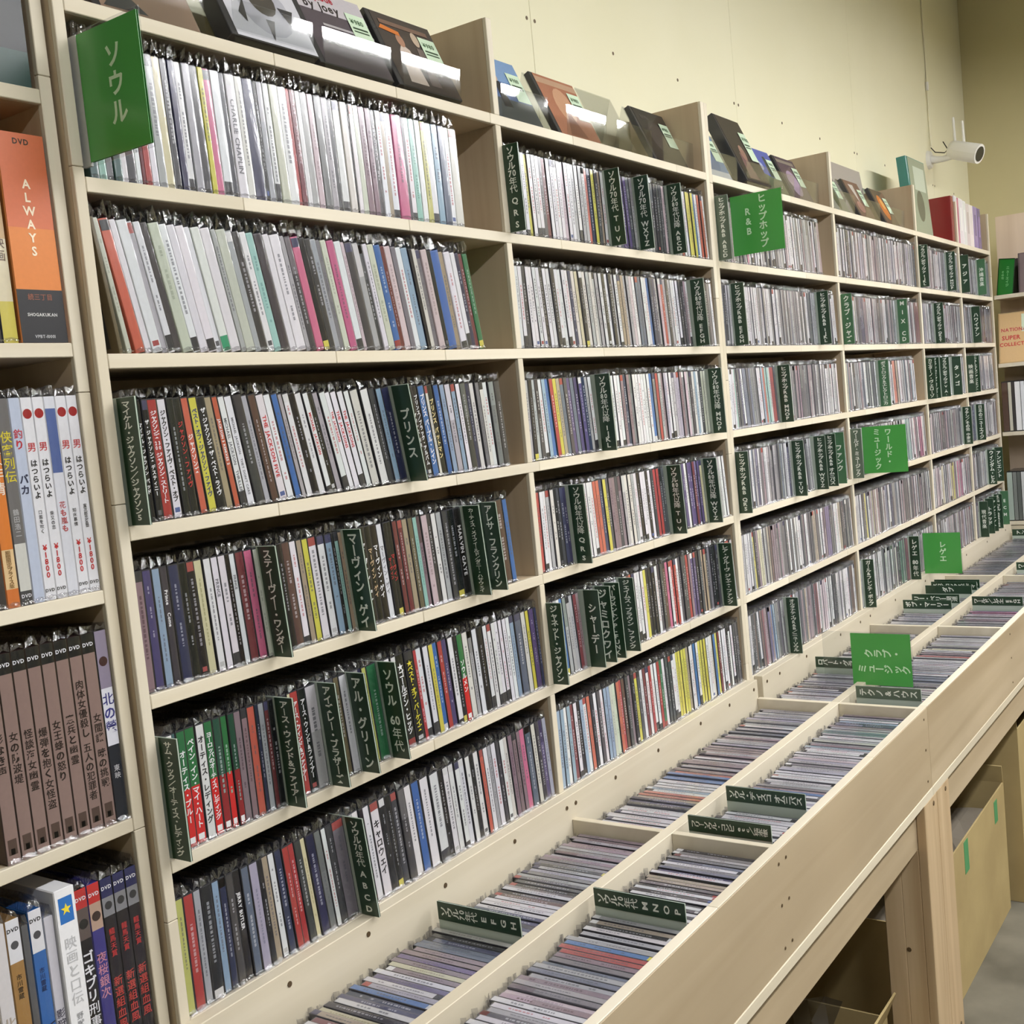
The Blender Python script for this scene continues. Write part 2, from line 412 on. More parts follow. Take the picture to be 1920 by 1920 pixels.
# DVD shelf unit at the picture's edge
DZ = [1.8495, 1.612, 1.372, 1.143, 0.905, 0.66]
root = empty('dvd_shelf_unit'); tag(root, 'pine DVD shelf unit packed with film cases, left of the CD shelves', 'shelf unit')
DY = 0.012
for k, (a, c) in enumerate(((-0.93, -0.917), (-0.0288, -0.0158))):
    b = MB(); b.box(a, c, DY + .0065, DEP, 0, 2.16); sp = b.build('side_panel', M_PANEL, root); upright_edges(sp, a, c, 0, 2.16, 7 + k, DY)
for i, z in enumerate([2.10] + DZ):
    b = MB(); b.box(-0.917, -0.0288, DY + .0065, DEP, z - .0135, z); sb = b.build('shelf', M_BOARD, root)
    x = -0.917; rr = random.Random(i + 400)
    while x < -0.0289:
        n = min(x + rr.uniform(.2, .45), -0.029)
        if -0.029 - n < .08: n = -0.029
        b = MB(); b.cbox(x + .0003, n - .0003, DY, DY + .0065, z - .0135, z, .0007); b.build('edge_strip', M_EDGE, sb); x = n + 1e-7
        if n == -0.029: break
b = MB(); b.box(-0.93, -0.0158, DEP, DEP + .005, 0, 2.1); b.build('back_panel', M_PANEL, root)

# shelf unit along the right-hand wall
RZ = [1.775, 1.520, 1.262, 0.922]
RX = 3.93
root = empty('corner_shelf_unit'); tag(root, 'pine DVD shelf unit standing at right angles in the far corner', 'shelf unit')
M_BACKR = wood('pink_brown_back_panel', (206, 184, 162), (222, 202, 182), 'Z', 0.7)
b = MB(); b.box(RX + 0.165, RX + 0.172, -1.3, 0.012, 0, 2.083); b.build('back_panel', M_BACKR, root)
for z in RZ:
    b = MB(); b.box(RX + .0065, RX + 0.165, -1.3, -0.001, z - .0145, z); sb = b.build('shelf', M_BOARD, root)
    y = -0.001
    for n in (-0.38, -0.8, -1.3):
        b = MB(); b.cbox(RX, RX + .0065, n, y, z - .0145, z, .0007); b.build('edge_strip', M_EDGE, sb); y = n - .0004
b = MB(); b.box(RX, RX + .165, -1.313, -1.3, 0, 2.083); b.build('side_panel', M_PANEL, root)
b = MB(); b.box(RX, RX + .165, -1.3, -0.001, 0.72, 0.905); b.build('base_panel', M_PINE, root)

# ------------------------------------------------------------------ browser trays on posts
ZRAIL, ZBOT = 0.885, 0.731
Y_BACK, Y_MID0, Y_MID1, Y_FR0, Y_FR1 = -0.018, -0.186, -0.168, -0.351, -0.336
def tray_unit(x0, x1, bx0, bx1, crosses, label, nails):
    root = empty('browser_tray'); tag(root, label, 'CD tray')
    b = MB(); b.cbox(bx0, bx1, Y_BACK, -0.0006, 0.714, 0.922, .0008); bk = b.build('back_board', M_PINE, root)
    b = MB(); b.cbox(x0, x1, Y_MID0, Y_MID1, ZBOT, ZRAIL, .0008); b.build('middle_rail', M_PINE, root)
    b = MB(); b.cbox(x0, x1, Y_FR0, Y_FR1, ZBOT, ZRAIL, .0008); fp = b.build('front_panel', M_RAW, root)
    x = x0; rr = random.Random(int(x0 * 50) + 3)
    while x < x1 - 1e-6:                                  # lighter top strip in lengths
        n = x + rr.uniform(.45, .75)
        if x1 - n < .2: n = x1
        b = MB(); b.cbox(x + .0003, n - .0003, Y_FR0 + .0004, Y_FR1 - .0004, ZRAIL + .0001, ZRAIL + .0022, .0006); b.build('edge_strip', M_EDGE, fp); x = n
    b = MB(); b.cbox(x0, x1, Y_FR0 - .001, -0.019, 0.714, ZBOT, .0008); b.build('bottom_board', M_PINE, root)
    b = MB(); b.cbox(x0 + .03, x1 - .03, -0.334, -0.300, 0.628, 0.7138, .001); b.build('apron', M_PINEV if False else M_RAW, root)
    for c in crosses:
        for (ya, yb) in ((Y_MID1, Y_BACK), (Y_FR1, Y_MID0)):
            b = MB(); b.cbox(c, c + .0125, ya + .0002, yb - .0002, ZBOT, ZRAIL - .0005, .0006); b.build('cross_board', M_PINE, root)
    for q in nails:
        b = MB(); b.tube([(q, Y_BACK - .0009, .906), (q, Y_BACK + .002, .906)], [.0033, .0036], 8); b.build('screw', M_SCREW, bk)
        for zz in (.868, .81, .75):
            if any(abs(q - c - .006) < .05 for c in crosses):
                b = MB(); b.tube([(q, Y_FR0 - .0009, zz), (q, Y_FR0 + .002, zz)], [.0022, .0024], 8); b.build('screw', M_SCREW, fp)
    return root
tray_unit(-0.0125, 1.4455, -0.0125, 1.440, [-0.0125, .7116, 1.4325], 'long pine CD tray on posts under the near two shelf bays', [.12, .25, .40, .56, .70, .726, .85, 1.0, 1.17, 1.3, 1.42])
tray_unit(1.446, 3.90, 1.4675, 3.90, [2.170, 2.919, 3.887], 'long pine CD tray on posts under the far shelf bays', [1.49, 1.56, 1.72, 1.95, 2.1, 2.18, 2.4, 2.7, 2.93, 3.2, 3.5, 3.8])
for k, (a, c, lab) in enumerate(((-0.0125, 0.0745, 'square pine post under the near end of the CD tray'), (1.385, 1.4705, 'square pine post carrying the near tray, beside an open carton'),
                                 (1.4715, 1.558, 'square pine post carrying the far tray, next to its twin post'), (3.80, 3.885, 'square pine post under the far end of the CD tray'))):
    b = MB(); b.cbox(a, c, -0.3515, -0.3345, 0.0, 0.7138, .0012); b.cbox(a, c, -0.2995, -0.264, 0, .7138, .0012); b.cbox(a, c, -.3345, -.2995, 0, .6275, .0008)
    o = b.build('post', M_PINEV); tag(o, lab, 'post')
    if k in (1, 2):
        for zz in (.22, .70):
            q = MB(); q.tube([(a + .06, -.3525, zz), (a + .06, -.349, zz)], [.0045, .005], 8); q.build('knot', M_SCREW, o)
        if k == 1:
            q = MB(); q.tube([(a - .0008, -.305, .43), (a + .003, -.305, .43)], [.0045, .005], 8); q.build('knot', M_SCREW, o)

# cartons under the trays
def carton(name, x0, x1, y0, y1, h, flaps, label, tapes=()):
    root = empty(name, ((x0 + x1) / 2, (y0 + y1) / 2, 0)); tag(root, label, 'cardboard box')
    cx, cy_ = (x0 + x1) / 2, (y0 + y1) / 2; t = .004
    b = MB(); X0, X1, Y0, Y1 = x0 - cx, x1 - cx, y0 - cy_, y1 - cy_
    b.box(X0, X1, Y0, Y0 + t, 0.001, h); b.box(X0, X1, Y1 - t, Y1, 0.001, h)
    b.box(X0, X0 + t, Y0 + t, Y1 - t, 0.001, h); b.box(X1 - t, X1, Y0 + t, Y1 - t, 0.001, h); b.box(X0 + t, X1 - t, Y0 + t, Y1 - t, 0.001, .005)
    b.build('body', M_CARD, root)
    for (kind, ang, w) in flaps:
        b = MB(); a = math.radians(ang); c_, s_ = math.cos(a) * w, math.sin(a) * w
        if kind == 'L': P = [(X0, Y0, h), (X0, Y1, h), (X0 - c_, Y1, h + s_), (X0 - c_, Y0, h + s_)]; nrm = Vector((s_, 0, c_)).normalized() * .004
        if kind == 'R': P = [(X1, Y0, h), (X1 + c_, Y0, h + s_), (X1 + c_, Y1, h + s_), (X1, Y1, h)]; nrm = Vector((-s_, 0, c_)).normalized() * .004
        if kind == 'F': P = [(X0, Y0, h), (X0, Y0 - c_, h + s_), (X1, Y0 - c_, h + s_), (X1, Y0, h)]; nrm = Vector((0, s_, c_)).normalized() * .004
        if kind == 'B': P = [(X0, Y1, h), (X1, Y1, h), (X1, Y1 + c_, h + s_), (X0, Y1 + c_, h + s_)]; nrm = Vector((0, -s_, c_)).normalized() * .004
        P = [Vector(p) for p in P]; Q = [p + nrm for p in P]
        b.face(P[::-1]); b.face(Q)
        for k in range(4): b.face([P[k], P[(k + 1) % 4], Q[(k + 1) % 4], Q[k]])
        b.build('flap', M_CARD, root)
    for (u, z, w, hh) in tapes:
        b = MB(); b.box(X0 + u, X0 + u + w, Y0 - .0008, Y0, z, z + hh, (76, 150, 96)); b.build('green_sticker', M_PRINT, root)
    return root
carton('carton', 1.62, 2.575, -0.227, 0.10, 0.362, [('B', 62, .16), ('R', 100, .05)], 'open cardboard carton with green stickers right of the pine post', [(.20, .235, .05, .075), (.50, .275, .04, .08), (.83, .285, .035, .06)])
carton('carton', 2.62, 3.20, -0.262, 0.10, 0.50, [('L', 70, .10)], 'taller cardboard carton at the frame edge beyond the stickered one')
carton('carton', 0.74, 1.36, -0.262, 0.08, 0.300, [('F', 68, .055), ('B', 80, .1)], 'open cardboard carton with raised flaps left of the pine post')
b = MB()
rows_ = []
rr = random.Random(5)
for i in range(8):
    rows_.append([(0.78 + .074 * j, -0.20 + .035 * i, .325 + .03 * rr.random() + .012 * math.sin(j)) for j in range(8)])
b.grid(rows_, (150, 150, 152), 0, False)
o = b.build('plastic_wrap', clear('grey_wrap', (170, 170, 172),   .2, 0.9, .3)); tag(o, 'crumpled clear plastic wrap lying in the open carton left of the post', 'plastic wrap')
b = MB()
rows_ = [[(1.66 + .11 * j, -0.19 + .05 * i, .27 + .025 * rr.random()) for j in range(9)] for i in range(6)]
b.grid(rows_, (120, 112, 100), 0, False); o = b.build('packing_paper', M_PRINT); tag(o, 'crumpled dark packing paper inside the stickered carton', 'paper')

# ------------------------------------------------------------------ compact discs
PAL = {'w': (236, 236, 240), 'W': (232, 232, 234), 'o': (228, 226, 212), 'g': (176, 177, 180), 'G': (124, 124, 128), 'd': (66, 66, 70), 'k': (26, 26, 29),
       'r': (196, 48, 46), 'R': (122, 44, 50), 'p': (222, 92, 140), 'P': (216, 190, 198), 'v': (82, 66, 124), 'V': (176, 172, 194), 'n': (40, 46, 84),
       'b': (48, 104, 190), 'B': (142, 176, 204), 't': (70, 112, 112), 'T': (150, 208, 196), 'e': (42, 120, 74), 'h': (232, 234, 234), 'E': (206, 214, 190),
       'y': (232, 220, 58), 'Y': (224, 216, 160), 'L': (204, 206, 96), 'a': (222, 92, 62), 'A': (176, 156, 122), 'm': (92, 62, 50), 'M': (142, 112, 124),
       's': (92, 106, 130), 'O': (112, 104, 72), 'c': (34, 128, 66), 'C': (26, 84, 56)}
CW = {'w': 'white', 'W': 'white', 'o': 'cream', 'g': 'light grey', 'G': 'grey', 'd': 'dark grey', 'k': 'black', 'r': 'red', 'R': 'dark red', 'p': 'pink',
      'P': 'pale pink', 'v': 'purple', 'V': 'lavender', 'n': 'navy', 'b': 'blue', 'B': 'pale blue', 't': 'grey-green', 'T': 'mint', 'e': 'green', 'h': 'white and green',
      'E': 'pale green', 'y': 'yellow', 'Y': 'pale yellow', 'L': 'lime', 'a': 'orange', 'A': 'tan', 'm': 'brown', 'M': 'mauve', 's': 'slate blue', 'O': 'olive',
      'c': 'green and red', 'C': 'dark green and red'}
for _k in PAL:
    _c = PAL[_k]; _m = sum(_c) / 3
    PAL[_k] = tuple(int(round((v + (_m - v) * .22) * .93 + 4)) for v in _c)  # greyed and lifted: the veil of film haze is put into the palette
def jitter(c, k=7):
    q = R.randint(-k, k)
    return tuple(max(6, min(250, v + q + R.randint(-3, 3))) for v in c)
def dark(c): return sum(c) < 330

def film(mb, t, H, D, fin, M=None, mi_f=0, mi_c=1, front=True):
    """sleeve in local coordinates: rippled film over the spine, crinkled flap above, seam fringe below"""
    T_ = (lambda p: tuple(M @ Vector(p))) if M is not None else (lambda p: p)
    if front:
        rows__ = []
        for i in range(5):
            z = H * i / 4; o1 = -.0012 - R.random() * .0008; o2 = -.0012 - R.random() * .0008
            rows__.append([T_((0.0, -.0006, z)), T_((t * .5, min(o1, o2) - .0005, z)), T_((t, -.0006, z))])
        mb.grid(rows__, (255, 255, 255), mi_f, True)
    h = [fin * R.uniform(.55, 1.1) for _ in range(3)]
    f_ = [(0, -.0008, H)] + [(t * (.2 + .3 * k + R.uniform(-.1, .1)), R.uniform(-.005, .004), H + h[k]) for k in range(3)] + [(t, -.0008, H)]
    mid = [(p[0] + R.uniform(-.15, .15) * t, R.uniform(.012, .03), H + (p[2] - H) * R.uniform(.5, 1.15)) for p in f_]
    q_ = [(p[0], D * R.uniform(.5, .8), H + (p[2] - H) * R.uniform(.2, .9)) for p in f_]
    for k in range(4):
        mb.face([T_(f_[k]), T_(f_[k + 1]), T_(mid[k + 1]), T_(mid[k])], (255, 255, 255), mi_c)
        mb.face([T_(mid[k]), T_(mid[k + 1]), T_(q_[k + 1]), T_(q_[k])], (255, 255, 255), mi_c)
    zm = H + min(h) * R.uniform(.2, .6)
    mb.face([T_(f_[0]), T_((t * .5, R.uniform(-.004, -.001), zm)), T_(f_[1])], (255, 255, 255), mi_c)
    mb.face([T_(f_[1]), T_((t * .5, R.uniform(-.004, -.001), zm)), T_(f_[2])], (255, 255, 255), mi_c)
    mb.face([T_(f_[2]), T_((t * .5, R.uniform(-.004, -.001), zm)), T_(f_[3])], (255, 255, 255), mi_c)
    mb.face([T_(f_[3]), T_((t * .5, R.uniform(-.004, -.001), zm)), T_(f_[4])], (255, 255, 255), mi_c)
    mb.face([T_((0, -.001, .004)), T_((t * .1, R.uniform(-.006, -.003), .0008)), T_((t * .55, R.uniform(-.007, -.003), R.uniform(.0008, .003))), T_((t * .5, -.0012, .0055))], (255, 255, 255), mi_c)
    mb.face([T_((t * .5, -.0012, .0055)), T_((t * .55, -.004, .0012)), T_((t * .95, R.uniform(-.007, -.003), .0008)), T_((t, -.001, .004))], (255, 255, 255), mi_c)

def spine_marks(mb, code, c, x0, x1, H, fr_y, M=None, text=None, seed=0):
    """label on the spine, its colour bands and its printing; local coordinates, facing -y"""
    T_ = (lambda x, z, k=0: tuple(M @ Vector((x, fr_y - .00012 * k, z)))) if M is not None else (lambda x, z, k=0: (x, fr_y - .00012 * k, z))
    def rect(xa, xb, za, zb, cc, k=0): mb.face([T_(xa, za, k), T_(xb, za, k), T_(xb, zb, k), T_(xa, zb, k)], cc)
    w = x1 - x0; z0, z1 = H * .012, H * .988
    rs = random.Random(seed)
    if code in 'cC':
        rect(x0, x1, z0, z0 + (z1 - z0) * .5, (204, 38, 40) if code == 'c' else (140, 34, 40)); rect(x0, x1, z0 + (z1 - z0) * .5, z1, c)
        rect(x0 + w * .15, x1 - w * .15, H * .04, H * .09, (240, 240, 240), 1)
    elif code == 'h':
        rect(x0, x1, z0, z1, c); rect(x0, x1, z0, H * .13, (60, 150, 110), 1)
    else:
        rect(x0, x1, z0, z1, c)
        if code == 'w' and rs.random() < .30: rect(x0, x1, z0, H * rs.uniform(.07, .17), (58, 58, 62), 1)
        elif code in 'wk' and rs.random() < .25: rect(x0 + w * .15, x1 - w * .15, H * .05, H * .09, rs.choice([(86, 102, 150), (160, 80, 80), (190, 190, 190), (90, 90, 94)]), 1)
        elif code in 'bke' and rs.random() < .3: rect(x0, x1, z0, H * .09, rs.choice([(206, 196, 90), (205, 205, 205), (140, 60, 60)]), 1)
        elif code in 'gGdsnvM' and rs.random() < .3: rect(x0, x1, H * rs.uniform(.55, .8), z1, jitter(c, 40), 1)
        if rs.random() < .16: rect(x0, x1, H * .91, z1, rs.choice([(160, 80, 76), (54, 54, 58), (215, 215, 215), (70, 70, 96)]), 1)
    if text:
        s_, tc = text
        fr = (Vector(T_(x0 + w / 2, 0, 2)), (Vector(T_(1, 0)) - Vector(T_(0, 0))).normalized(), (Vector(T_(0, 1)) - Vector(T_(0, 0))).normalized())
        if ord(s_[0]) > 0x2000: vtext(mb, s_, fr, 0, H * .9, H * .76, w * .86, tc, squash=1.0)
        else: htext(mb, s_, fr, 0, H * .8, min(w * .72, H * .7 / (len(s_) * .62)), tc, 3)
    elif not (H > .13 and rs.random() < .45):             # print too small to read: two short runs of dashes
        tc = (225, 225, 228) if dark(c) else (96, 96, 104)
        if code in 'w' and rs.random() < .3: tc = (180, 90, 94)
        if code in 'MPVTYE': tc = jitter(c, 5); tc = tuple(max(0, v - 50) for v in tc)
        tc = tuple(int(p_ * .55 + q_ * .45) for p_, q_ in zip(tc, c))
        z = H * rs.uniform(.72, .88); zend = H * rs.uniform(.2, .4); hw = w * rs.uniform(.09, .17)
        while z > zend:
            l = rs.uniform(.0012, .0045)
            rect(x0 + w / 2 - hw, x0 + w / 2 + hw, z - l, z, tc, 2); z -= l + rs.uniform(.0007, .0022)
            if rs.random() < .06: z -= .012

ORD = {1: '1st', 2: '2nd', 3: '3rd'}
def ordn(n): return ORD.get(n if n < 20 else n % 10, f'{n}th') if (n < 20 and n in ORD) else (f'{n}' + {1: 'st', 2: 'nd', 3: 'rd'}.get(n % 10 if n % 100 not in (11, 12, 13) else 0, 'th'))
SHELF = {1: 'top CD shelf', 2: 'second CD shelf', 3: 'third CD shelf', 4: 'fourth CD shelf', 5: 'fifth CD shelf', 6: 'sixth CD shelf'}
SY = 0.0032                                               # spines stand just behind the board edge
JH, JD = 0.1245, 0.138
LEAN = {1: [(0, 1.0), (300, 2.0), (620, 0.5)], 2: [(0, 6.9), (18, 6.9), (28, 9.4), (38, 11.2), (120, 11.5), (640, 9.5)], 3: [(0, 0), (60, 2.5), (150, 8), (330, 13), (440, 9), (670, 4)],
        4: [(0, 0), (110, 3), (320, 4.5), (660, 4.5)], 5: [(0, 0), (130, 0.5), (300, 5), (720, 3.5)], 6: [(0, 0), (60, 1), (200, 5.5), (720, 4)]}
def lean_at(row, xmm):
    t = LEAN[row]
    if xmm <= t[0][0]: return t[0][1]
    for (a, u), (c, v) in zip(t, t[1:]):
        if xmm <= c: return u + (v - u) * (xmm - a) / (c - a)
    return t[-1][1]

BAY1 = {
 1: 't11 T21 G30 t38 w48 d55 w66 R72 r76 w84 g92 Y103 d114 n123 w132 g141 d152 y163 p170 w180 d193 W201 o215 n226 k243 g248 w257 E266 w280 r294 R299 w308 g316 P328 G338 g351 d362 w370 o383 k395 w399 E407 M417 M429 d439 w448 A458 w466 p479 d499 w504 T514 w526 L537 w548 B562 s575 w589 o600 .618',
 2: 'O18 E28 a38 w50 w58 g71 w78 d87 E96 w110 w120 w131 w143 h151 w163 g177 E184 g198 d207 w218 T228 d239 w252 w262 g278 d285 p295 k308 d318 g328 G338 E345 p355 w368 P380 d386 g400 d411 w418 E427 b439 R452 P460 G472 w482 B493 k507 o514 G522 P532 k545 b553 A572 w582 w596 n606 R617 e625 .636',
 3: '#6 k30 k38 r46 w60 k73 k83 a94 y105 k118 A131 a142 w151 w161 d173 g187 m196 w208 w222 b234 g245 w252 k263 w274 w286 k296 g305 w315 w327 w336 w347 w358 o368 w384 d400 B412 n423 #439 B458 k470 k480 b490 o504 k510 b522 B534 g545 B558 w568 d578 n591 o601 G612 o621 w631 G642 d656 .671',
 4: 'M1 v12 B24 d35 n45 k60 k70 Y81 w93 w104 w114 k125 w131 R139 p152 E165 #172 w194 k201 m210 w223 A234 y243 w253 w267 B280 k292 T298 A305 #312 k338 k352 k363 w375 k386 k394 R404 R413 A423 O434 T444 M453 P461 d475 w484 g495 d507 k520 k535 #552 G584 #592 m629 b649 .661',
 5: '#5 t23 c27 c39 w53 c65 C77 c88 C97 M106 M116 a125 n137 g142 R151 k158 #167 Y188 r193 k207 g219 #239 O268 w278 #292 n315 L321 e329 #349 w375 k385 k401 r418 w425 w437 y449 b459 r469 v479 w490 k502 c510 o523 g536 w545 k557 w570 w580 w590 w599 w609 w618 w628 B638 s649 o667 y679 v688 n702 .709',
 6: 'L2 r12 g26 k36 B51 n61 d71 k82 s93 V105 k119 A127 w137 n147 r158 r169 d179 Y190 n198 G212 w223 d231 G242 #264 k290 w297 w309 k326 k338 d349 d361 w375 b389 w405 w424 k444 w453 w466 w478 w489 w502 k513 w523 a535 w544 g555 w564 d576 w584 o595 M605 M616 M626 p635 s648 o664 d675 v685 V697 .708'}
WHT, BLK, RED, GRY = (240, 240, 240), (40, 40, 44), (196, 50, 56), (120, 120, 126)
TEXT = {(1, 22): ('CHARLIE CHAPLIN', GRY), (3, 1): ('マイケル・ジャクソン バッド', WHT), (3, 2): ('ザ・ジャクソンズ デスティニー', WHT), (3, 3): ('ジャクソンズ 2300 ジャクソン・ストリート', WHT),
        (3, 4): ('ジャクソン・ファイヴ・ベスト・オブ', BLK), (3, 6): ('ジャクソン・ファイヴ', (190, 60, 60)), (3, 7): ('ジャクソンズ', WHT),
        (3, 8): ('ベスト・オブ・ジャクソン・ファイヴ', (40, 60, 120)), (3, 9): ('ザ・ジャクソンズ ザ・ベスト・ライヴ', WHT), (3, 11): ('JACKSON 5 REMIXES 2', WHT),
        (3, 12): ('MICHAEL JACKSON   THRILLER', GRY), (3, 13): ('MICHAEL JACKSON   THEY DON\'T CARE', GRY), (3, 17): ('THE JACKSON FIVE', RED), (3, 24): ('MICHAEL JACKSON', RED),
        (3, 28): ('THE JACKSONS', RED), (3, 29): ('THE JACKSONS', RED), (3, 30): ('THE JACKSONS', RED), (3, 38): ('プリンス 3121', WHT), (3, 39): ('プリンス／ブラック・アルバム', WHT), (3, 40): ('プリンス パープル・レイン', WHT),
        (3, 42): ('プリンス バットマン', (235, 215, 150)), (4, 4): ('Prince    Come', WHT), (4, 10): ('PRINCE', GRY), (4, 13): ('PRINCE', GRY), (4, 17): ('スティーヴィー・ワンダー', RED),
        (4, 29): ('マーヴィン・ゲイ', WHT), (4, 30): ('マーヴィン・ゲイ', (210, 180, 140)), (4, 31): ('マーヴィン・ゲイ', WHT), (4, 32): ('マーヴィン・ゲイ', GRY), (4, 33): ('マーヴィン', RED), (4, 34): ('マーヴィン', RED),
        (4, 47): ('MARVIN GAYE', WHT), (5, 2): ('オーティス・ブルー', WHT), (5, 3): ('ペイン・イン・マイ・ハート', WHT), (5, 4): ('オーティス・レディング', BLK), (5, 5): ('ヨーロッパのオーティス・レディング', WHT),
        (5, 17): ('アース・ウィンド&ファイアー', WHT), (5, 18): ('アース・ウィンド&ファイアー', WHT), (5, 26): ('★ゴールデン・ヒッツ', WHT), (5, 27): ('★ベスト・オブ・バーケイズ', (226, 214, 60)),
        (5, 37): ('ソウルメン', WHT), (6, 26): ('キャロウェイ', BLK), (6, 8): ('JERRY BUTLER', WHT)}
STUFF = MB(); STUFFS = MB()                              # the CDs past the 300 that show largest, and their sleeves
def stuff_cd(x, z, t, code, lean, seed):
    a = math.radians(lean)
    M = Matrix.Translation((x, SY + R.uniform(0, .003), z)) @ Matrix.Rotation(-a, 4, 'Y')
    k_ = 0.12 if x < 1.45 else 0.34                       # silvery sleeve haze painted into print and case colours, stronger in far bays
    c = tuple(int(p_ * (1 - k_) + q_ * k_) for p_, q_ in zip(jitter(PAL[code]), (204, 204, 210)))
    STUFF.box(0, t, 0, JD, 0, JH, (74, 74, 78) if x < 1.45 else (122, 122, 128), 0, M)
    spine_marks(STUFF, code, c, t * .07, t * .93, JH, -.0003, M, None, seed)
    film(STUFFS, t, JH, JD, .0105, M, 0, 1, z > 1.55)

def bay1_row(row, items):
    toks = [(q[0], int(q[1:])) for q in items.split()]
    paper = row < 3; H = .134 if paper else JH; D = .139 if paper else JD
    n = 0; total = sum(1 for q in toks if q[0] not in '#.')
    for i, (code, x) in enumerate(toks[:-1]):
        nx = toks[i + 1][1]; a = math.radians(lean_at(row, x))
        if code == '#':
            DIV.append((row, x, BAY1_DIV[(row, x)], math.degrees(a)))
            q = x + 3.5                                   # cases hidden behind the divider's tab
            while nx - q > 6:
                k = max(1, round((nx - q) / 10.4)); w = (nx - q) / k
                stuff_cd(q / 1000, ZB[row], w * .00096 * math.cos(a), R.choice('wgdG'), math.degrees(a), R.randint(0, 9999)); q += w
            continue
        n += 1
        t = (nx - x) / 1000 * math.cos(a) * .965
        if i + 1 < len(toks) - 1 and toks[i + 1][0] != '#':     # neighbours that lean less or more must not cross
            a2 = math.radians(lean_at(row, nx)); t = min(t, ((nx - x) / 1000 - H * max(0.0, math.tan(a2) - math.tan(a))) * math.cos(a) * .985)
        c = jitter(PAL[code], 5)
        b = MB()
        if paper: b.cbox(0, t, 0, D, 0, H, min(.0006, t * .2), c)
        else: b.cbox(0, t, 0, D, 0, H, .0005, (54, 54, 58))
        if row == 2 and n == 1: b.face([(-.0002, .012, .006), (-.0002, .09, .006), (-.0002, .09, .05), (-.0002, .012, .05)][::-1], (60, 62, 60))
        name = 'cd_paper_sleeve' if paper else 'cd_jewel_case'
        o = b.build(name, M_PRINT if paper else M_CASE, None, (x / 1000, SY + R.uniform(0, .0025), ZB[row] + .0002), (0, -a, 0))
        kindw = 'card-sleeve CD' if paper else 'CD case'
        tag(o, f'{CW[code]} {kindw}, {ordn(n)} from left on the {SHELF[row]}, nearest bay', 'CD sleeve' if paper else 'CD case', f'CDs on the {SHELF[row]} of the nearest bay')
        b = MB(); fx = .04 if paper else .09
        spine_marks(b, code, c, t * fx, t * (1 - fx), H, -.0003, None, TEXT.get((row, n)), row * 1000 + n)
        b.build('spine_label', M_GLOSS, o)
        b = MB(); film(b, t, H, D, .017 if paper else .012); b.build('plastic_sleeve', [M_FILM, M_CRINKLE], o)

DIV = []
BAY1_DIV = {(3, 6): 'マイケル・ジャクソン／ジャクソン5', (3, 439): 'プリンス', (4, 172): 'スティーヴィー・ワンダー', (4, 312): 'マーヴィン・ゲイ', (4, 552): 'カーティス・メイフィールド／ダニー・ハサウェイ',
            (4, 592): 'アレサ・フランクリン', (5, 5): 'サム・クック／オーティス・レディング', (5, 167): 'アース・ウィンド&ファイアー', (5, 239): 'アイズレー・ブラザーズ', (5, 292): 'アル・グリーン',
            (5, 349): 'ソウル 60年代', (6, 264): 'ソウル70年代 A B C D'}
for row in range(1, 7): bay1_row(row, BAY1[row])

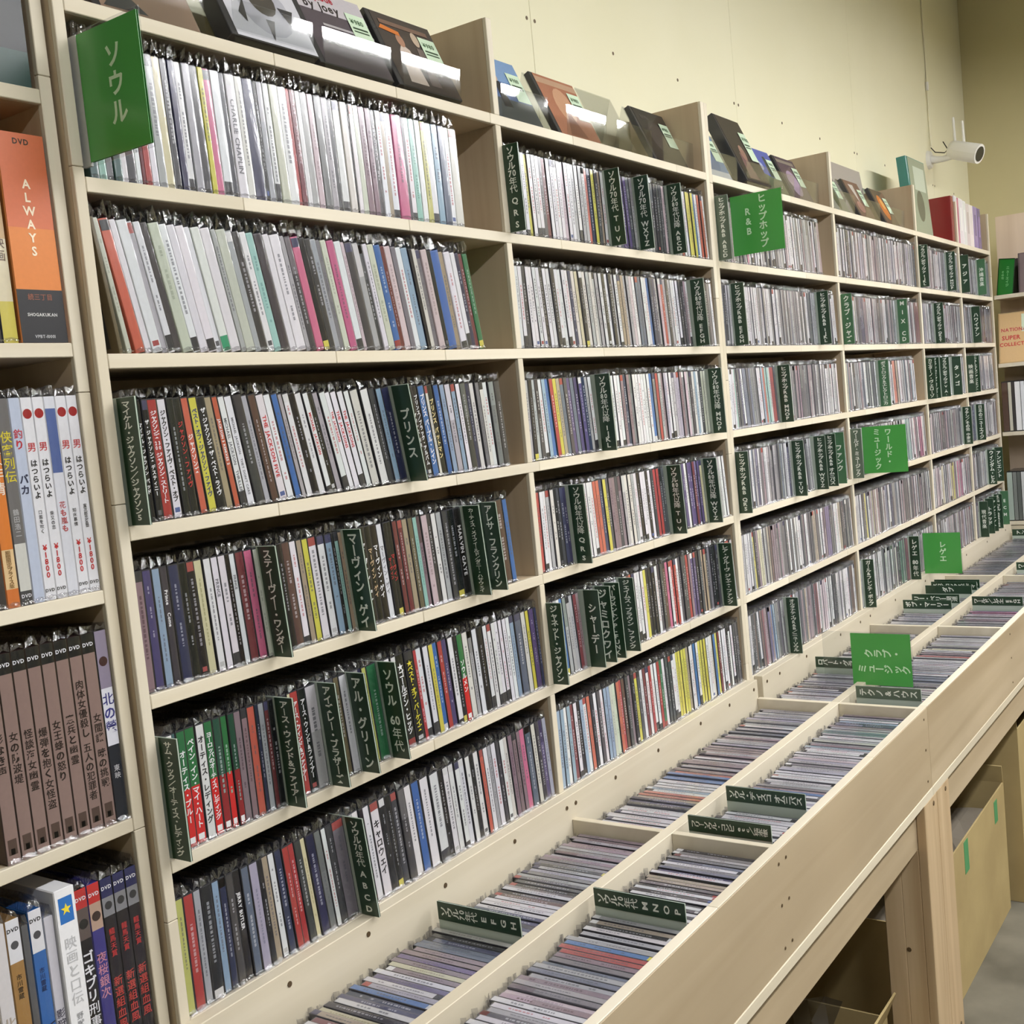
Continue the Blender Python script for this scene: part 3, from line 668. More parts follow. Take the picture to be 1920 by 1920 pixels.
# further bays: runs of CDs (row, from mm, to mm, colours in order)
RUNS = [(1, 732, 1028, 'VwGwwywwdRwwwwPwwgwganydAw'), (1, 1034, 1131, 'wwwsvvdg'), (1, 1137, 1259, 'wwwwgdkdPd'), (1, 1265, 1429, 'ggoawwyybwaw'), (1, 1470, 2081, 'ggwPgdnpwwwwkwwdgwwwwgdgGgdwgw'), (1, 2190, 2905, 'wwkgwVwgwVwwgVwwdVgd'), (1, 2936, 3258, 'ggwVgwwVg'), (1, 3268, 3428, 'wgVg'), (1, 3450, 3687, 'wgwVw'), (1, 3695, 3890, 'wgg'),
 (2, 731, 1324, 'wwdwwwkwwkwwwnoYkogogwkwkgwAAgPwsswwbngPrgdgwwddMw'), (2, 1331, 1429, 'ggksBw'), (2, 1464, 1511, 'dkgw'), (2, 1518, 2013, 'ggMPwwgwwwrwwwwwwwRVsGGwowwdgg'), (2, 2020, 2150, 'gogw'), (2, 2192, 2672, 'gPAwYdnwwwwgdGwdgGg'), (2, 2679, 2905, 'gEwwR'), (2, 2936, 3070, 'vVwgwBg'), (2, 3077, 3425, 'gwwwPwg'), (2, 3450, 3570, 'gMGg'), (2, 3577, 3880, 'gLdkG'),
 (3, 728, 933, 'gkgdwdBbryAsdvsnvvngw'), (3, 940, 1369, 'wwAwwnwwkwwbrgVwgVgPgoBgE'), (3, 1376, 1428, 'gg'), (3, 1464, 1729, 'wwTdnwsdsGdwBaTord'), (3, 1736, 2135, 'gPwdMddodGdwgwG'), (3, 2187, 2455, 'YsGdggswdodw'), (3, 2462, 2826, 'gbBkwaAwgswBw'), (3, 2936, 2977, 'gB'), (3, 2984, 3098, 'g'), (3, 3105, 3248, 'gw'), (3, 3255, 3424, 'w'), (3, 3450, 3508, 'w'), (3, 3516, 3880, 'wgVwg'),
 (4, 729, 823, 'rwwgokdnn'), (4, 830, 1162, 'gRwwwwanydMdMgogwkwkwdrdd'), (4, 1169, 1318, 'gwsnvwvRvY'), (4, 1325, 1423, 'gwkgw'), (4, 1471, 1778, 'gwwgwsnwdgGdGdsgGn'), (4, 1785, 1918, 'gTwdg'), (4, 1925, 1988, 'gg'), (4, 1996, 2050, 'gg'), (4, 2057, 2160, 'wwwwRr'), (4, 2189, 2905, 'gggggggwwggwTwppw'), (4, 2936, 3349, 'PdgMdMGGMGd'), (4, 3450, 3542, 'wn'), (4, 3549, 3880, 'gVwwd'),
 (5, 730, 836, 'ggwbwRM'), (5, 843, 872, 'g'), (5, 879, 903, 'g'), (5, 910, 953, 'gg'), (5, 960, 1353, 'gRakwwykkwdmpwrwddrMvkdAdGkd'), (5, 1360, 1428, 'gg'), (5, 1464, 2160, 'gwykYgAmsGdddwwdmdAdwMvddwAkdg'), (5, 2187, 2905, 'gwdygAMdgsnGsdMdGdMdMGwg'), (5, 2936, 3425, 'wPwYgwyYppwMd'), (5, 3450, 3671, 'GwdGGwg'), (5, 3678, 3785, 'gg'), (5, 3792, 3890, 'gg'),
 (6, 729, 1426, 'BBwBRwkBwakwdwBBEarmdMkydwRwrwwrewddwwyyyyAwwbwyywwobyRwwwdwwddk'), (6, 1464, 1675, 'gwkmkwmRMvMbBGdgd'), (6, 1682, 2160, 'gGwgdAMdRwPwwkkdwwdmw'), (6, 2187, 2208, 'gg'), (6, 2215, 2629, 'gwwgwEgdEkeR'), (6, 2640, 2905, 'gg'), (6, 2936, 3425, 'dkgwVgMVgMVgMg'), (6, 3450, 3499, 'gMgR'), (6, 3506, 3590, 'g'), (6, 3597, 3650, 'g'), (6, 3657, 3729, 'g'), (6, 3736, 3838, 'g'), (6, 3845, 3890, 'g')]
for row, a, c, pat in RUNS:
    n = max(1, round((c - a) / 10.6)); w = (c - a) / n
    base = R.uniform(2.0, 5.5) if (c - a) > 60 else 1.5
    if n < 6: base = .8
    for k in range(n):
        code = pat[min(len(pat) - 1, int((k + .5) * len(pat) / n))]
        if n > len(pat) * 1.4 and R.random() < .35: code = R.choice('wgGdM')
        ln = base * min(1, k / 6) if n > 8 else base
        stuff_cd((a + k * w) / 1000, ZB[row] + .0002, w * .00095, code, ln, R.randint(0, 99999))

# ------------------------------------------------------------------ CDs standing in the trays (spine upwards)
TZ0 = ZBOT
def tray_cd(kind, x, ycol, t, code, lean, seed, info=None):
    """local: x thickness, y along the spine (125 mm), z up; top face carries the label"""
    yc = -.093 if ycol == 0 else -.261
    L, H = .1245, .1345 - abs(R.gauss(0, .0016))
    a = math.radians(lean); yo = R.uniform(-.006, .006); c = tuple(int(p_ * .68 + q_ * .32) for p_, q_ in zip(jitter(PAL[code]), (162, 157, 164)))  # grey-lilac haze over the sleeves is mixed into the spine colour
    loc = Vector((x, yc + yo + L / 2, TZ0 + .0004))
    M = Matrix.Translation(loc) @ Matrix.Rotation(-a, 4, 'Y')
    # label frame: facing up, reading from the back board to the aisle
    Ml = Matrix(((1, 0, 0, 0), (0, 0, 1, 0), (0, 1, 0, 0), (0, 0, 0, 1)))          # (x, y, z)->(x, z, y)
    Ml = Matrix.Translation((0, -L, H)) @ Matrix(((1, 0, 0, 0), (0, 0, 1, 0), (0, -1, 0, 0), (0, 0, 0, 1)))
    Mf = Matrix.Translation((0, -L, H)) @ Matrix(((1, 0, 0, 0), (0, 0, 1, 0), (0, -1, 0, 0), (0, 0, 0, 1)))
    def sleeve(mb, MM):
        T_ = lambda p: tuple(MM @ Vector(p))
        rows__ = []
        for i in range(5):
            y = -L * i / 4; z = H + .0012 + R.random() * .001
            rows__.append([T_((0, y, H + .0006)), T_((t / 2, y, z)), T_((t, y, H + .0006))])
        mb.grid(rows__, (255, 255, 255), 0, True)
        for e in (0, 1):                                  # crinkled ends at the back board and at the rail
            y0 = 0.0005 if e == 0 else -L - .0005; s = 1 if e == 0 else -1
            k1 = s * R.uniform(.004, .010); k2 = s * R.uniform(.003, .009)
            mb.face([T_((0, y0, H)), T_((t * .3, y0 + k1, H + R.uniform(-.002, .004))), T_((t * .35, y0 + k1, H - .03)), T_((0, y0, H - .03))], (255, 255, 255), 1)
            mb.face([T_((t * .3, y0 + k1, H + .002)), T_((t, y0 + k2, H + R.uniform(-.001, .003))), T_((t, y0 + k2 * .5, H - .03)), T_((t * .35, y0 + k1, H - .03))], (255, 255, 255), 1)
    if kind == 'stuff':
        STUFF.box(0, t, -L, 0, 0, H, (96, 96, 102), 0, M)
        spine_marks(STUFF, code, c, t * .07, t * .93, L, -.0003, M @ Mf, None, seed)
        sleeve(STUFFS, M); return
    b = MB(); b.cbox(0, t, -L, 0, 0, H, .0005, (54, 54, 58))
    o = b.build('cd_jewel_case', M_CASE, None, loc, (0, -a, 0)); tag(o, info, 'CD case', 'CDs in the near tray section')
    b = MB(); spine_marks(b, code, c, t * .07, t * .93, L, -.0003, Mf, None, seed); b.build('spine_label', M_GLOSS, o)
    b = MB(); sleeve(b, Matrix()); b.build('plastic_sleeve', [M_FILM, M_CRINKLE], o)
NEAR = {0: 'MMgMMgGMgMGGkgVGgddkdwdmwwwwnnknosm#EknssMMvMYMwvwVbnnwkYARwMvw',
        1: 'kGgGswGsnwYAAdkwkwkwkwkwRd#gAkwgwgbrrMGsgsgMgGPMwwgdwwkwgr'}
TD_X = {0: 0.370, 1: 0.480}
for ci in (0, 1):
    pre, post = NEAR[ci].split('#'); nn = 0
    for seq, xa, xb in ((pre, .7105, TD_X[ci] + .004), (post, TD_X[ci] - .001, .004)):
        k = 0; x = xa
        w = (xa - xb) / len(seq) if seq is pre else .0104
        while x - w > xb - 1e-6:
            code = seq[k % len(seq)]; k += 1; x -= w; nn += 1
            lean = 1.5
            lim = .235 if ci == 0 else .40
            if x > lim:
                side = 'back tray row' if ci == 0 else 'aisle tray row'
                tray_cd('one', x, ci, w * .95, code, lean, R.randint(0, 9999), f'{CW[code]} spine-up CD case, {ordn(nn)} before the first cross board, {side}')
            else: tray_cd('stuff', x, ci, w * .95, code, lean, R.randint(0, 9999))
TRUNS = [(0, .7255, 1.43, 'wwwwwwwwwknAawBwwwbbrMgMMgwMgMMgVgMMgsgVwgGgVgggG'), (0, 1.47, 1.742, 'gwwwwwwwkwwwggGg'), (0, 1.750, 2.168, 'ggsGwgVgwgPwgg'), (0, 2.184, 2.43, 'gVgwggVw'), (0, 2.436, 2.516, 'wg'), (0, 2.524, 2.655, 'g'), (0, 2.663, 2.718, 'g'), (0, 2.726, 2.753, 'g'), (0, 2.761, 2.917, 'wwww'), (0, 2.933, 3.856, 'sGsGVGGVgG'),
         (1, .7255, .748, 'aa'), (1, .756, .882, 'gwwwwwwwwd'), (1, .890, 1.43, 'owMkwbwwwwwVggPgwwgBEgwgtgsnBtM'), (1, 1.4605, 1.512, 'rwnd'), (1, 1.520, 1.600, 'awoE'), (1, 1.608, 2.168, 'ookGsswBgwwwPrMwYwEgwgV'), (1, 2.184, 2.49, 'YEwgGMVPpv'), (1, 2.498, 2.917, 'gdgwgVg'), (1, 2.933, 3.07, 'wGg'), (1, 3.078, 3.88, 'gGsV')]
for ci, xa, xb, pat in TRUNS:
    n = max(1, round((xb - xa) / .0106)); w = (xb - xa) / n
    for k in range(n):
        code = pat[min(len(pat) - 1, int((k + .5) * len(pat) / n))]
        if n > 1.4 * len(pat) and R.random() < .3: code = R.choice('wgGVM')
        tray_cd('stuff', xa + k * w, ci, w * .95, code, 1.0, R.randint(0, 99999))
mass = STUFF.build('compact_discs', M_GLOSS)
tag(mass, 'hundreds of smaller-looking sleeved CDs packed along the far shelf bays and tray sections', 'CDs', None, 'stuff')
q = STUFFS.build('plastic_sleeves', [M_FILM, M_CRINKLE], mass); q['kind'] = 'stuff'

# ------------------------------------------------------------------ divider cards
DIV += [(1, 726, 'ソウル70年代 Q R S', 1), (1, 1030, 'ソウル70年代 T U V', 3), (1, 1133, 'ソウル70年代 WXYZ', 3), (1, 1261, 'ソウル80年代以降 ABCD', 3), (1, 1466, 'ヒップホップR&B ABCD', 1), (1, 2932, 'ブラジル／ボサノヴァ IJKL', 0), (1, 3262, 'ブラジル／ボサノヴァ MNOP', 0), (1, 3446, 'ア ジ ア', 0), (1, 3691, '沖縄音楽', 0),
        (2, 1327, 'ソウル80年代以降 EFGH', 3), (2, 1514, 'ヒップホップR&B EFGH', 2), (2, 2016, 'ヒップホップR&B IJKL', 2), (2, 2188, 'クラブ・ジャズ', 1), (2, 2675, 'M I X  CD', 1), (2, 3073, 'ブラジル／ボサノヴァ QRST', 1), (2, 3573, 'ハワイアン', 3),
        (3, 936, 'ソウル80年代以降 IJKL', 2), (3, 1372, 'ソウル80年代以降 MNOP', 2), (3, 1732, 'ヒップホップR&B MNOP', 2), (3, 2458, 'ポストロック&エレクトロニカ', 1), (3, 2932, 'カエターノ・ヴェローゾ', 0), (3, 2980, 'ブラジル／ボサノヴァ UVWXYZ', 0), (3, 3101, 'ブラジル／ボサノヴァ V.A.', 0), (3, 3251, 'タ ン ゴ', 0), (3, 3446, '映画音楽', 0), (3, 3511, 'ニューエイジ／アンビエント', 0),
        (4, 826, 'ソウル80年代以降 Q R S', 3), (4, 1165, 'ソウル80年代以降 T U V', 3), (4, 1321, 'ソウル80年代以降 WXYZ', 4), (4, 1466, 'ヒップホップR&B QRS', 1), (4, 1781, 'ヒップホップR&B TUV', 2), (4, 1921, 'ヒップホップR&B WXYZ', 1), (4, 1991, 'ヒップホップR&B オムニバス', 1), (4, 2053, 'ファンク', 1), (4, 2185, 'ワールド・ミュージック', 0), (4, 3352, 'ラテン／その他 中南米', 0), (4, 3545, '日本のニューエイジ', 0),
        (5, 726, 'ジャネット・ジャクソン', 1), (5, 839, 'シャーデー', 2), (5, 875, 'ジャミロクワイ', 2), (5, 906, 'パーラメント／P-FUNK', 2), (5, 956, 'ジェイムス・ブラウン、ファンク', 3), (5, 1356, 'レア・グルーヴ ジャズ・ファンク', 3), (5, 3674, 'ウィンダム・ヒル', 1), (5, 3788, 'アンビエント', 0),
        (6, 1678, 'オルタナティヴR&B／ニューソウル', 2), (6, 2211, 'ガール&フレンチ・ポップ', 1), (6, 2632, 'レゲエ 80年代', 0), (6, 3502, '現代音楽', 0), (6, 3593, 'トラッド', 0), (6, 3653, 'アンビエント', 0), (6, 3732, 'ECM NEW SERIES', 0), (6, 3841, 'E C M', 0)]
GREEN_D, GREEN_M, GREEN_G = (38, 64, 44), (70, 112, 78), (92, 108, 92)
def bay_of(x): return 'nearest bay' if x < 711 else 'second bay' if x < 1446 else 'third bay' if x < 2170 else 'fourth bay' if x < 2919 else 'fifth bay' if x < 3433 else 'corner bay'
cnt = {}
order = sorted(DIV, key=lambda d: (d[0], d[1]))
tot = {}
for row, x, t_, l_ in order: tot[(row, bay_of(x))] = tot.get((row, bay_of(x)), 0) + 1
PLATE = None
for row, x, txt, ln in order:
    key = (row, bay_of(x)); cnt[key] = cnt.get(key, 0) + 1
    shade = GREEN_M if txt in ('クラブ・ジャズ', 'M I X  CD', 'ファンク', 'ポストロック&エレクトロニカ', '沖縄音楽', 'E C M') else GREEN_G if (txt.startswith('ヒップホップR&B ABCD') or txt.startswith('ワールド')) else GREEN_D
    if PLATE is None:
        b = MB(); b.cbox(0, .0018, -.0265, .135, 0, .1262, .0003); first = b.build('divider_card', M_PVC); PLATE = first.data; o = first
    else:
        o = bpy.data.objects.new('divider_card', PLATE); col.objects.link(o)
    o.location = (x / 1000 - .0009, 0.0, ZB[row] + .0003); o.rotation_euler = (0, -math.radians(ln), 0)
    pos = f'{ordn(cnt[key])} of {tot[key]} from left' if tot[key] > 1 else 'the only one there'
    cw = {GREEN_D: 'dark green', GREEN_M: 'mid-green', GREEN_G: 'grey-green'}[shade]
    tag(o, f'{cw} lettered divider card, {SHELF[row]}, {bay_of(x)}, {pos}', 'divider card', 'divider cards between the CDs')
    b = MB()
    b.box(-.0006, -.0001, -.0266, .0005, .0004, .1258, shade)
    b.box(.0019, .0023, -.0266, .0005, .0004, .1258, shade)
    fr = (Vector((-.00075, -.013, 0)), Vector((0, -1, 0)), Vector((0, 0, 1)))
    big = len(cells(txt)) <= 9
    vtext(b, txt, fr, 0, .1225, .118, .0158 if big else .0148, (240, 244, 234))
    b.build('label', M_LABEL, o)

TD = [(0, .370, 'ソウル70年代 E F G H'), (1, .480, 'ソウル70年代 M N O P'), (1, .752, 'フリーソウル・コンピ etc／橋本徹'), (1, .886, 'ソウル・ディスコ オムニバス'), (0, 1.746, 'ロバート・グラスパー'), (1, 1.516, 'テクノ&ハウス'),
      (0, 2.433, 'ボブ・マーリー'), (0, 2.520, 'リー・ペリー関連'), (0, 2.659, 'ダブ'), (0, 2.722, 'スカ／ロックステディ'), (0, 2.757, 'ワールド／レゲエ ABCD'), (1, 2.494, 'ワールド／レゲエ EFGH'), (1, 3.074, 'ワールド／レゲエ Z'), (0, 3.860, 'アンビエント')]
PL2 = None
seen = {0: 0, 1: 0}
for ci, x, txt in TD:
    yc = -.093 if ci == 0 else -.259
    if PL2 is None:
        b = MB(); b.cbox(0, .0018, -.064, .064, 0, .169, .0003); o = b.build('divider_card', M_PVC); PL2 = o.data
    else:
        o = bpy.data.objects.new('divider_card', PL2); col.objects.link(o)
    o.location = (x, yc, TZ0 + .0003); o.rotation_euler = (0, -math.radians(1.0), 0)
    seen[ci] += 1
    tag(o, f'dark green divider card standing in the {"back" if ci == 0 else "aisle"} tray row, {ordn(seen[ci])} from the near end', 'divider card', 'divider cards in the trays')
    b = MB(); sh = GREEN_G if txt.startswith('テクノ') else GREEN_D
    b.box(-.0006, -.0001, -.0636, .0636, .1455, .1692, sh); b.box(.0019, .0023, -.0636, .0636, .1455, .1692, sh)
    fr = (Vector((-.00075, .0636, .1573)), Vector((0, -1, 0)), Vector((0, 0, 1)))
    vtext(b, txt, fr, 0, .005, .117, .0156, (240, 244, 234), True)
    b.build('label', M_LABEL, o)

# bright green sign boards standing out from the shelf
GREEN_B = (78, 164, 76)
def sign(x, z, y0, W, Hh, lines, label, size, tail=.06, edge=False):
    """plate in the plane X = const; lines = [(text, u share, top share, turned?)]"""
    root = empty('sign_board', (x, y0, z)); tag(root, label, 'sign')
    b = MB(); b.cbox(0, .0016, -W - .003, tail, -.004, Hh + .003, .0003); b.build('clear_sleeve', M_ACRYL, root)
    b = MB(); b.box(-.0006, -.0001, -W, -.0005, 0, Hh, GREEN_B); b.box(.0017, .0021, -W, -.0005, 0, Hh, GREEN_B)
    fr = (Vector((-.0008, 0, 0)), Vector((0, -1, 0)), Vector((0, 0, 1)))
    for (txt, us, ts, ls, tu) in lines:
        if tu: vtext(b, txt, fr, Hh * us, W * ts, W * ls, size, (214, 244, 208), True)
        else: vtext(b, txt, fr, W * us, Hh * ts, Hh * ls, size, (214, 244, 208))
    b.build('sign_card', M_LABEL, root)
    if edge:
        b = MB(); b.box(-.0004, .0024, .0004, .013, -.003, Hh + .001, (206, 208, 206)); b.build('holder_edge', M_PRINT, root)
    return root
sign(.0055, ZB[1] + .0125, -.005, .0905, .119, [('ソウル', .57, .90, .74, False)], 'bright green sign reading soul in katakana on the top shelf', .0245, .06, True)
sign(1.5327, ZB[1] + .012, -.002, .109, .119, [('ヒップホップ', .62, .97, .90, False), ('R&B', .34, .82, .55, False)], 'bright green sign reading hip-hop and R&B', .0185)
sign(2.263, ZB[4] + .005, -.003, .112, .121, [('ワールド・', .60, .95, .80, False), ('ミュージック', .34, .95, .88, False)], 'bright green sign reading world music in katakana', .018)
sign(2.7363, .9225, -.009, .106, .120, [('レゲエ', .52, .80, .52, False)], 'bright green sign reading reggae in katakana above the tray', .020)
sign(1.604, .8795, -.160, .122, .108, [('クラブ・', .62, .22, .62, True), ('ミュージック', .32, .10, .88, True)], 'bright green sign reading club music standing in the tray', .019)

# ------------------------------------------------------------------ DVDs on the near shelf unit
def dvd(x, z, t, H, bands, texts, label, D=.136, cover=(30, 30, 32), dy=0.0, film_on=True, name='dvd_case'):
    """bands: (from share, to share, colour); texts: (string, top share, length share, size share, colour, mode)"""
    o = MB(); o.cbox(0, t, 0, D, 0, H, .001, cover)
    root = o.build(name, M_CASE, None, (x, DY + .004 + dy, z + .0003)); tag(root, label, 'DVD', 'DVDs on the near shelf')
    b = MB(); e = .0006
    for k, (a, c, cc) in enumerate(bands): b.face([(e, -.0003 - k * .00004, a * H), (t - e, -.0003 - k * .00004, a * H), (t - e, -.0003 - k * .00004, c * H), (e, -.0003 - k * .00004, c * H)], cc)
    fr = (Vector((t / 2, -.0006, 0)), Vector((1, 0, 0)), Vector((0, 0, 1)))
    for (s_, top, ln, sz, cc, mode) in texts:
        if mode == 'v': vtext(b, s_, fr, 0, top * H, ln * H, sz * t, cc)
        elif mode == 'd': htext(b, s_, fr, 0, top * H, sz * t, cc, 3)
        elif mode == 'h':
            w = sum(((.95 if ord(q) > 0x2000 else glyph(q)[2][1] - glyph(q)[2][0]) + .08) * sz * t for q in s_ if q != ' ')
            htext(b, s_, fr, -w / 2, top * H, sz * t, cc, 0)
        elif mode == 'star':
            pts = [(fr[0] + fr[1] * (sz * t * (.5 if k % 2 == 0 else .2) * math.sin(k * math.pi / 5)) + fr[2] * (top * H + sz * t * (.5 if k % 2 == 0 else .2) * math.cos(k * math.pi / 5))) for k in range(10)]
            ctr = fr[0] + fr[2] * (top * H)
            for k in range(10): b.face([ctr, pts[(k + 1) % 10], pts[k]], cc)
        elif mode == 'box':
            b.face([(t * .5 - sz * t / 2, -.00045, top * H), (t * .5 + sz * t / 2, -.00045, top * H), (t * .5 + sz * t / 2, -.00045, (top + ln) * H), (t * .5 - sz * t / 2, -.00045, (top + ln) * H)], cc)
        elif mode == 'disc':
            ctr = (t / 2, -.00045, top * H); n = 14
            b.face([(t / 2 + sz * t / 2 * math.cos(2 * math.pi * k / n), -.00045, top * H + sz * t / 2 * math.sin(2 * math.pi * k / n)) for k in range(n)], cc)
    b.build('spine_print', M_GLOSS if film_on else M_PRINT, root)
    if film_on:
        b = MB(); film(b, t, H, D, .010); b.build('plastic_sleeve', [M_FILM, M_CRINKLE], root)
    return root
W_, K_ = (236, 236, 240), (28, 28, 30)
# top row
dvd(-.0875, DZ[0], .052, .19, [(0, .17, (40, 66, 62)), (.17, 1, (30, 32, 36))], [('ART', .93, .5, .42, (170, 172, 176), 'd')], 'black boxed DVD set with a teal landscape band, top shelf', cover=(26, 30, 32), dy=-.002, film_on=False)
dvd(-.150, DZ[0], .05, .19, [(0, 1, (60, 50, 44))], [], 'brown boxed DVD set at the edge of the top shelf', cover=(50, 44, 40), film_on=False)
# second row
dvd(-.0805, DZ[1], .0485, .193, [(0, .255, (40, 40, 44)), (.255, .55, (216, 130, 66)), (.55, 1, (206, 112, 76))],
    [('ALWAYS', .86, .52, .24, (244, 226, 200), 'v'), ('続三丁目', .22, .0, .13, (150, 90, 70), 'h'), ('DVD', .96, 0, .15, (60, 50, 40), 'h'), ('SHOGAKUKAN', .135, 0, .085, (210, 210, 210), 'h'), ('VPBT-10001', .03, 0, .085, (180, 180, 184), 'h')],
    'orange boxed DVD set with a dark lower band, second shelf', cover=(196, 120, 66), D=.13, dy=-.003, film_on=False)
dvd(-.0975, DZ[1], .0155, .19, [(0, .2, (214, 200, 90)), (.2, .5, (226, 214, 180)), (.5, 1, (206, 170, 120))], [('映画', .6, .3, .7, (90, 60, 40), 'v')], 'yellow and cream DVD beside the orange box', cover=(40, 44, 60))
dvd(-.1130, DZ[1], .0145, .19, [(0, 1, (60, 56, 60))], [], 'dark DVD at the edge of the second shelf')
# third row, right to left
x = -.0292
def otoko(x, sub, n): dvd(x, DZ[2], 0.0117, .19, [(0, 1, W_)],
    [('男', .80, .085, .78, (196, 44, 48), 'v'), ('はつらいよ', .735, .27, .60, (44, 44, 50), 'v'), (sub, .45, .12, .36, (70, 70, 76), 'v'), ('¥', .285, .05, .62, RED, 'v'), ('1', .245, .04, .62, RED, 'v'), ('8', .212, .04, .62, RED, 'v'), ('0', .179, .04, .62, RED, 'v'), ('0', .146, .04, .62, RED, 'v'),
     ('', .92, 0, .8, (160, 34, 40), 'disc'), ('DVD', .05, 0, .36, (60, 60, 64), 'h')], f'white price-marked DVD with a red first character, {n}', cover=W_)
otoko(x - 0.0120, '寅次郎恋愛塾', 'closest to the upright'); otoko(x - 0.0240, '知床慕情', 'second from the upright')
dvd(x - 0.0360, DZ[2], 0.0117, .19, [(0, 1, (226, 228, 236)), (.62, .94, (84, 104, 160))], [('花も嵐も', .55, .3, .6, (190, 80, 84), 'v')], 'white DVD with a blue photograph band, third shelf', cover=W_)
otoko(x - 0.0480, '柴又の恋', 'third of its series from the upright'); otoko(x - 0.0600, '口笛を吹く', 'fourth of its series from the upright')
dvd(x - 0.0720, DZ[2], 0.0117, .19, [(0, 1, (196, 206, 226))], [('釣り', .9, .2, .8, (196, 44, 60), 'v'), ('バカ', .68, .2, .8, (44, 50, 80), 'v')], 'pale blue DVD left of the price-marked white ones', cover=(200, 206, 220))
dvd(x - .0848, DZ[2], 0.0124, .19, [(0, .07, (70, 70, 74)), (.07, .30, (214, 214, 206)), (.30, 1, (112, 110, 110))], [('侠客列伝', .93, .42, .92, (226, 210, 60), 'v'), ('鶴田浩二', .5, .2, .5, (190, 190, 190), 'v'), ('DVD', .045, 0, .36, W_, 'h')], 'grey DVD with a yellow title, third shelf', cover=(90, 90, 92))
dvd(x - .0982, DZ[2], 0.0128, .19, [(0, .09, (214, 120, 60)), (.09, .28, (232, 200, 150)), (.28, 1, (222, 128, 56))], [('無頼非情', .93, .5, 1.0, (246, 236, 220), 'v'), ('期間限定プライス版', .275, .18, .45, (120, 84, 40), 'v')], 'orange DVD with a cream band, third shelf', cover=(210, 120, 60))
dvd(x - .1110, DZ[2], 0.0124, .19, [(0, 1, (64, 60, 60))], [], 'dark DVD at the edge of the third shelf')
x = -.0300
# fourth row
dvd(x - .0140, DZ[3], .0138, .19, [(0, .40, (34, 38, 48)), (.40, .70, (232, 232, 240)), (.70, 1, (150, 140, 160))], [('北の螢', .70, .26, .95, (60, 60, 130), 'v'), ('', .84, 0, .7, (70, 44, 44), 'disc'), ('東映', .36, .2, .5, (200, 200, 204), 'v')], 'white and dark DVD with a violet brush title, fourth shelf', cover=(40, 40, 48))
TITLES = ['女間諜 暁の挑戦', '肉体女優殺し 五人の犯罪者', '憲兵と幽霊', '女王蜂の怒り', '爆弾を抱く女怪盗', '怪談海女幽霊', '女の防波堤', '影なき声']
for k, ti in enumerate(TITLES):
    xx = x - .0140 - .0146 * (k + 1)
    n = len(ti)
    dvd(xx, DZ[3], .0140, .19, [(0, .90, (146, 122, 114)), (.90, 1, (30, 30, 32))],
        [(ti, .80 - .02 * (k % 3) if n > 8 else .66, min(.62, .066 * n), .66, (44, 34, 32), 'v'), ('DVD', .945, 0, .36, W_, 'h'), ('', .045, .075, .62, (86, 68, 60), 'box'), ('', .045, .03, .3, (56, 44, 40), 'box')],
        f'taupe DVD from a matching set, {ordn(k + 1)} left of the violet-titled one', cover=(60, 46, 44))
# fifth row
for k in range(3):
    xx = x - .0142 * (k + 1)
    dvd(xx, DZ[4], .0138, .19, [(0, .80, (34, 30, 34)), (.80, .90, (140, 140, 144)), (.90, 1, (44, 46, 90))],
        [('', .855, 0, .6, (60, 60, 62), 'disc'), ('龍馬天賞', .76, .2, .5, (200, 60, 60), 'v'), ('新選組血風', .52, .36, .74, (196, 70, 62), 'v'), ('DVD', .95, 0, .36, W_, 'h')],
        f'black DVD with red lettering and navy top, {ordn(k + 1)} from the upright', cover=K_)
dvd(x - .0570, DZ[4], .0138, .19, [(0, .76, (62, 58, 130)), (.76, .90, (190, 160, 140)), (.90, 1, (196, 48, 46))], [('夜桜銀次', .68, .32, .8, (206, 140, 160), 'v'), ('', .83, 0, .7, (60, 44, 40), 'disc'), ('DVD', .945, 0, .36, W_, 'h')], 'violet DVD with a pink title and red top, fifth shelf', cover=(60, 56, 120))
dvd(x - .0714, DZ[4], .0140, .19, [(0, .74, (28, 28, 30)), (.74, .90, (96, 84, 80)), (.90, 1, (190, 50, 50))], [('ゴキブリ刑事', .68, .40, .86, W_, 'v'), ('WILD COP', .24, .2, .42, (190, 190, 190), 'd'), ('', .82, 0, .7, (30, 30, 30), 'disc'), ('DVD', .95, 0, .36, W_, 'h')], 'black DVD with a bold white title and red top, fifth shelf', cover=K_)
dvd(x - .0935, DZ[4], .0214, .199, [(0, .12, (190, 60, 54)), (.12, 1, W_)], [('', .835, .125, .68, (52, 112, 186), 'box'), ('', .90, 0, .55, (240, 216, 60), 'star'), ('映画と口伝', .77, .34, .60, (190, 190, 194), 'v'), ('野獣死すべし', .42, .28, .34, (150, 150, 154), 'v')], 'wide white DVD box with a yellow star on blue, fifth shelf', cover=W_, dy=-.004, film_on=False)
dvd(x - .1045, DZ[4], .0102, .178, [(0, 1, (214, 212, 220))], [('影狩り', .62, .4, .9, (60, 60, 80), 'v')], 'thin pale DVD left of the star box', cover=(190, 190, 196))
dvd(x - .1190, DZ[4], .0138, .19, [(0, .79, (52, 106, 176)), (.79, 1, W_)], [('市川雷蔵', .72, .14, .4, (24, 40, 80), 'v'), ('斬る', .5, .3, 1.1, (24, 34, 60), 'v'), ('DVD', .95, 0, .36, K_, 'h'), ('', .875, 0, .55, (80, 80, 84), 'disc')], 'blue DVD with a white top, fifth shelf', cover=(44, 90, 150))
dvd(x - .1270, DZ[4], .0074, .18, [(0, 1, (96, 96, 98))], [], 'thin grey DVD between the blue and the tan one', cover=(80, 80, 82))
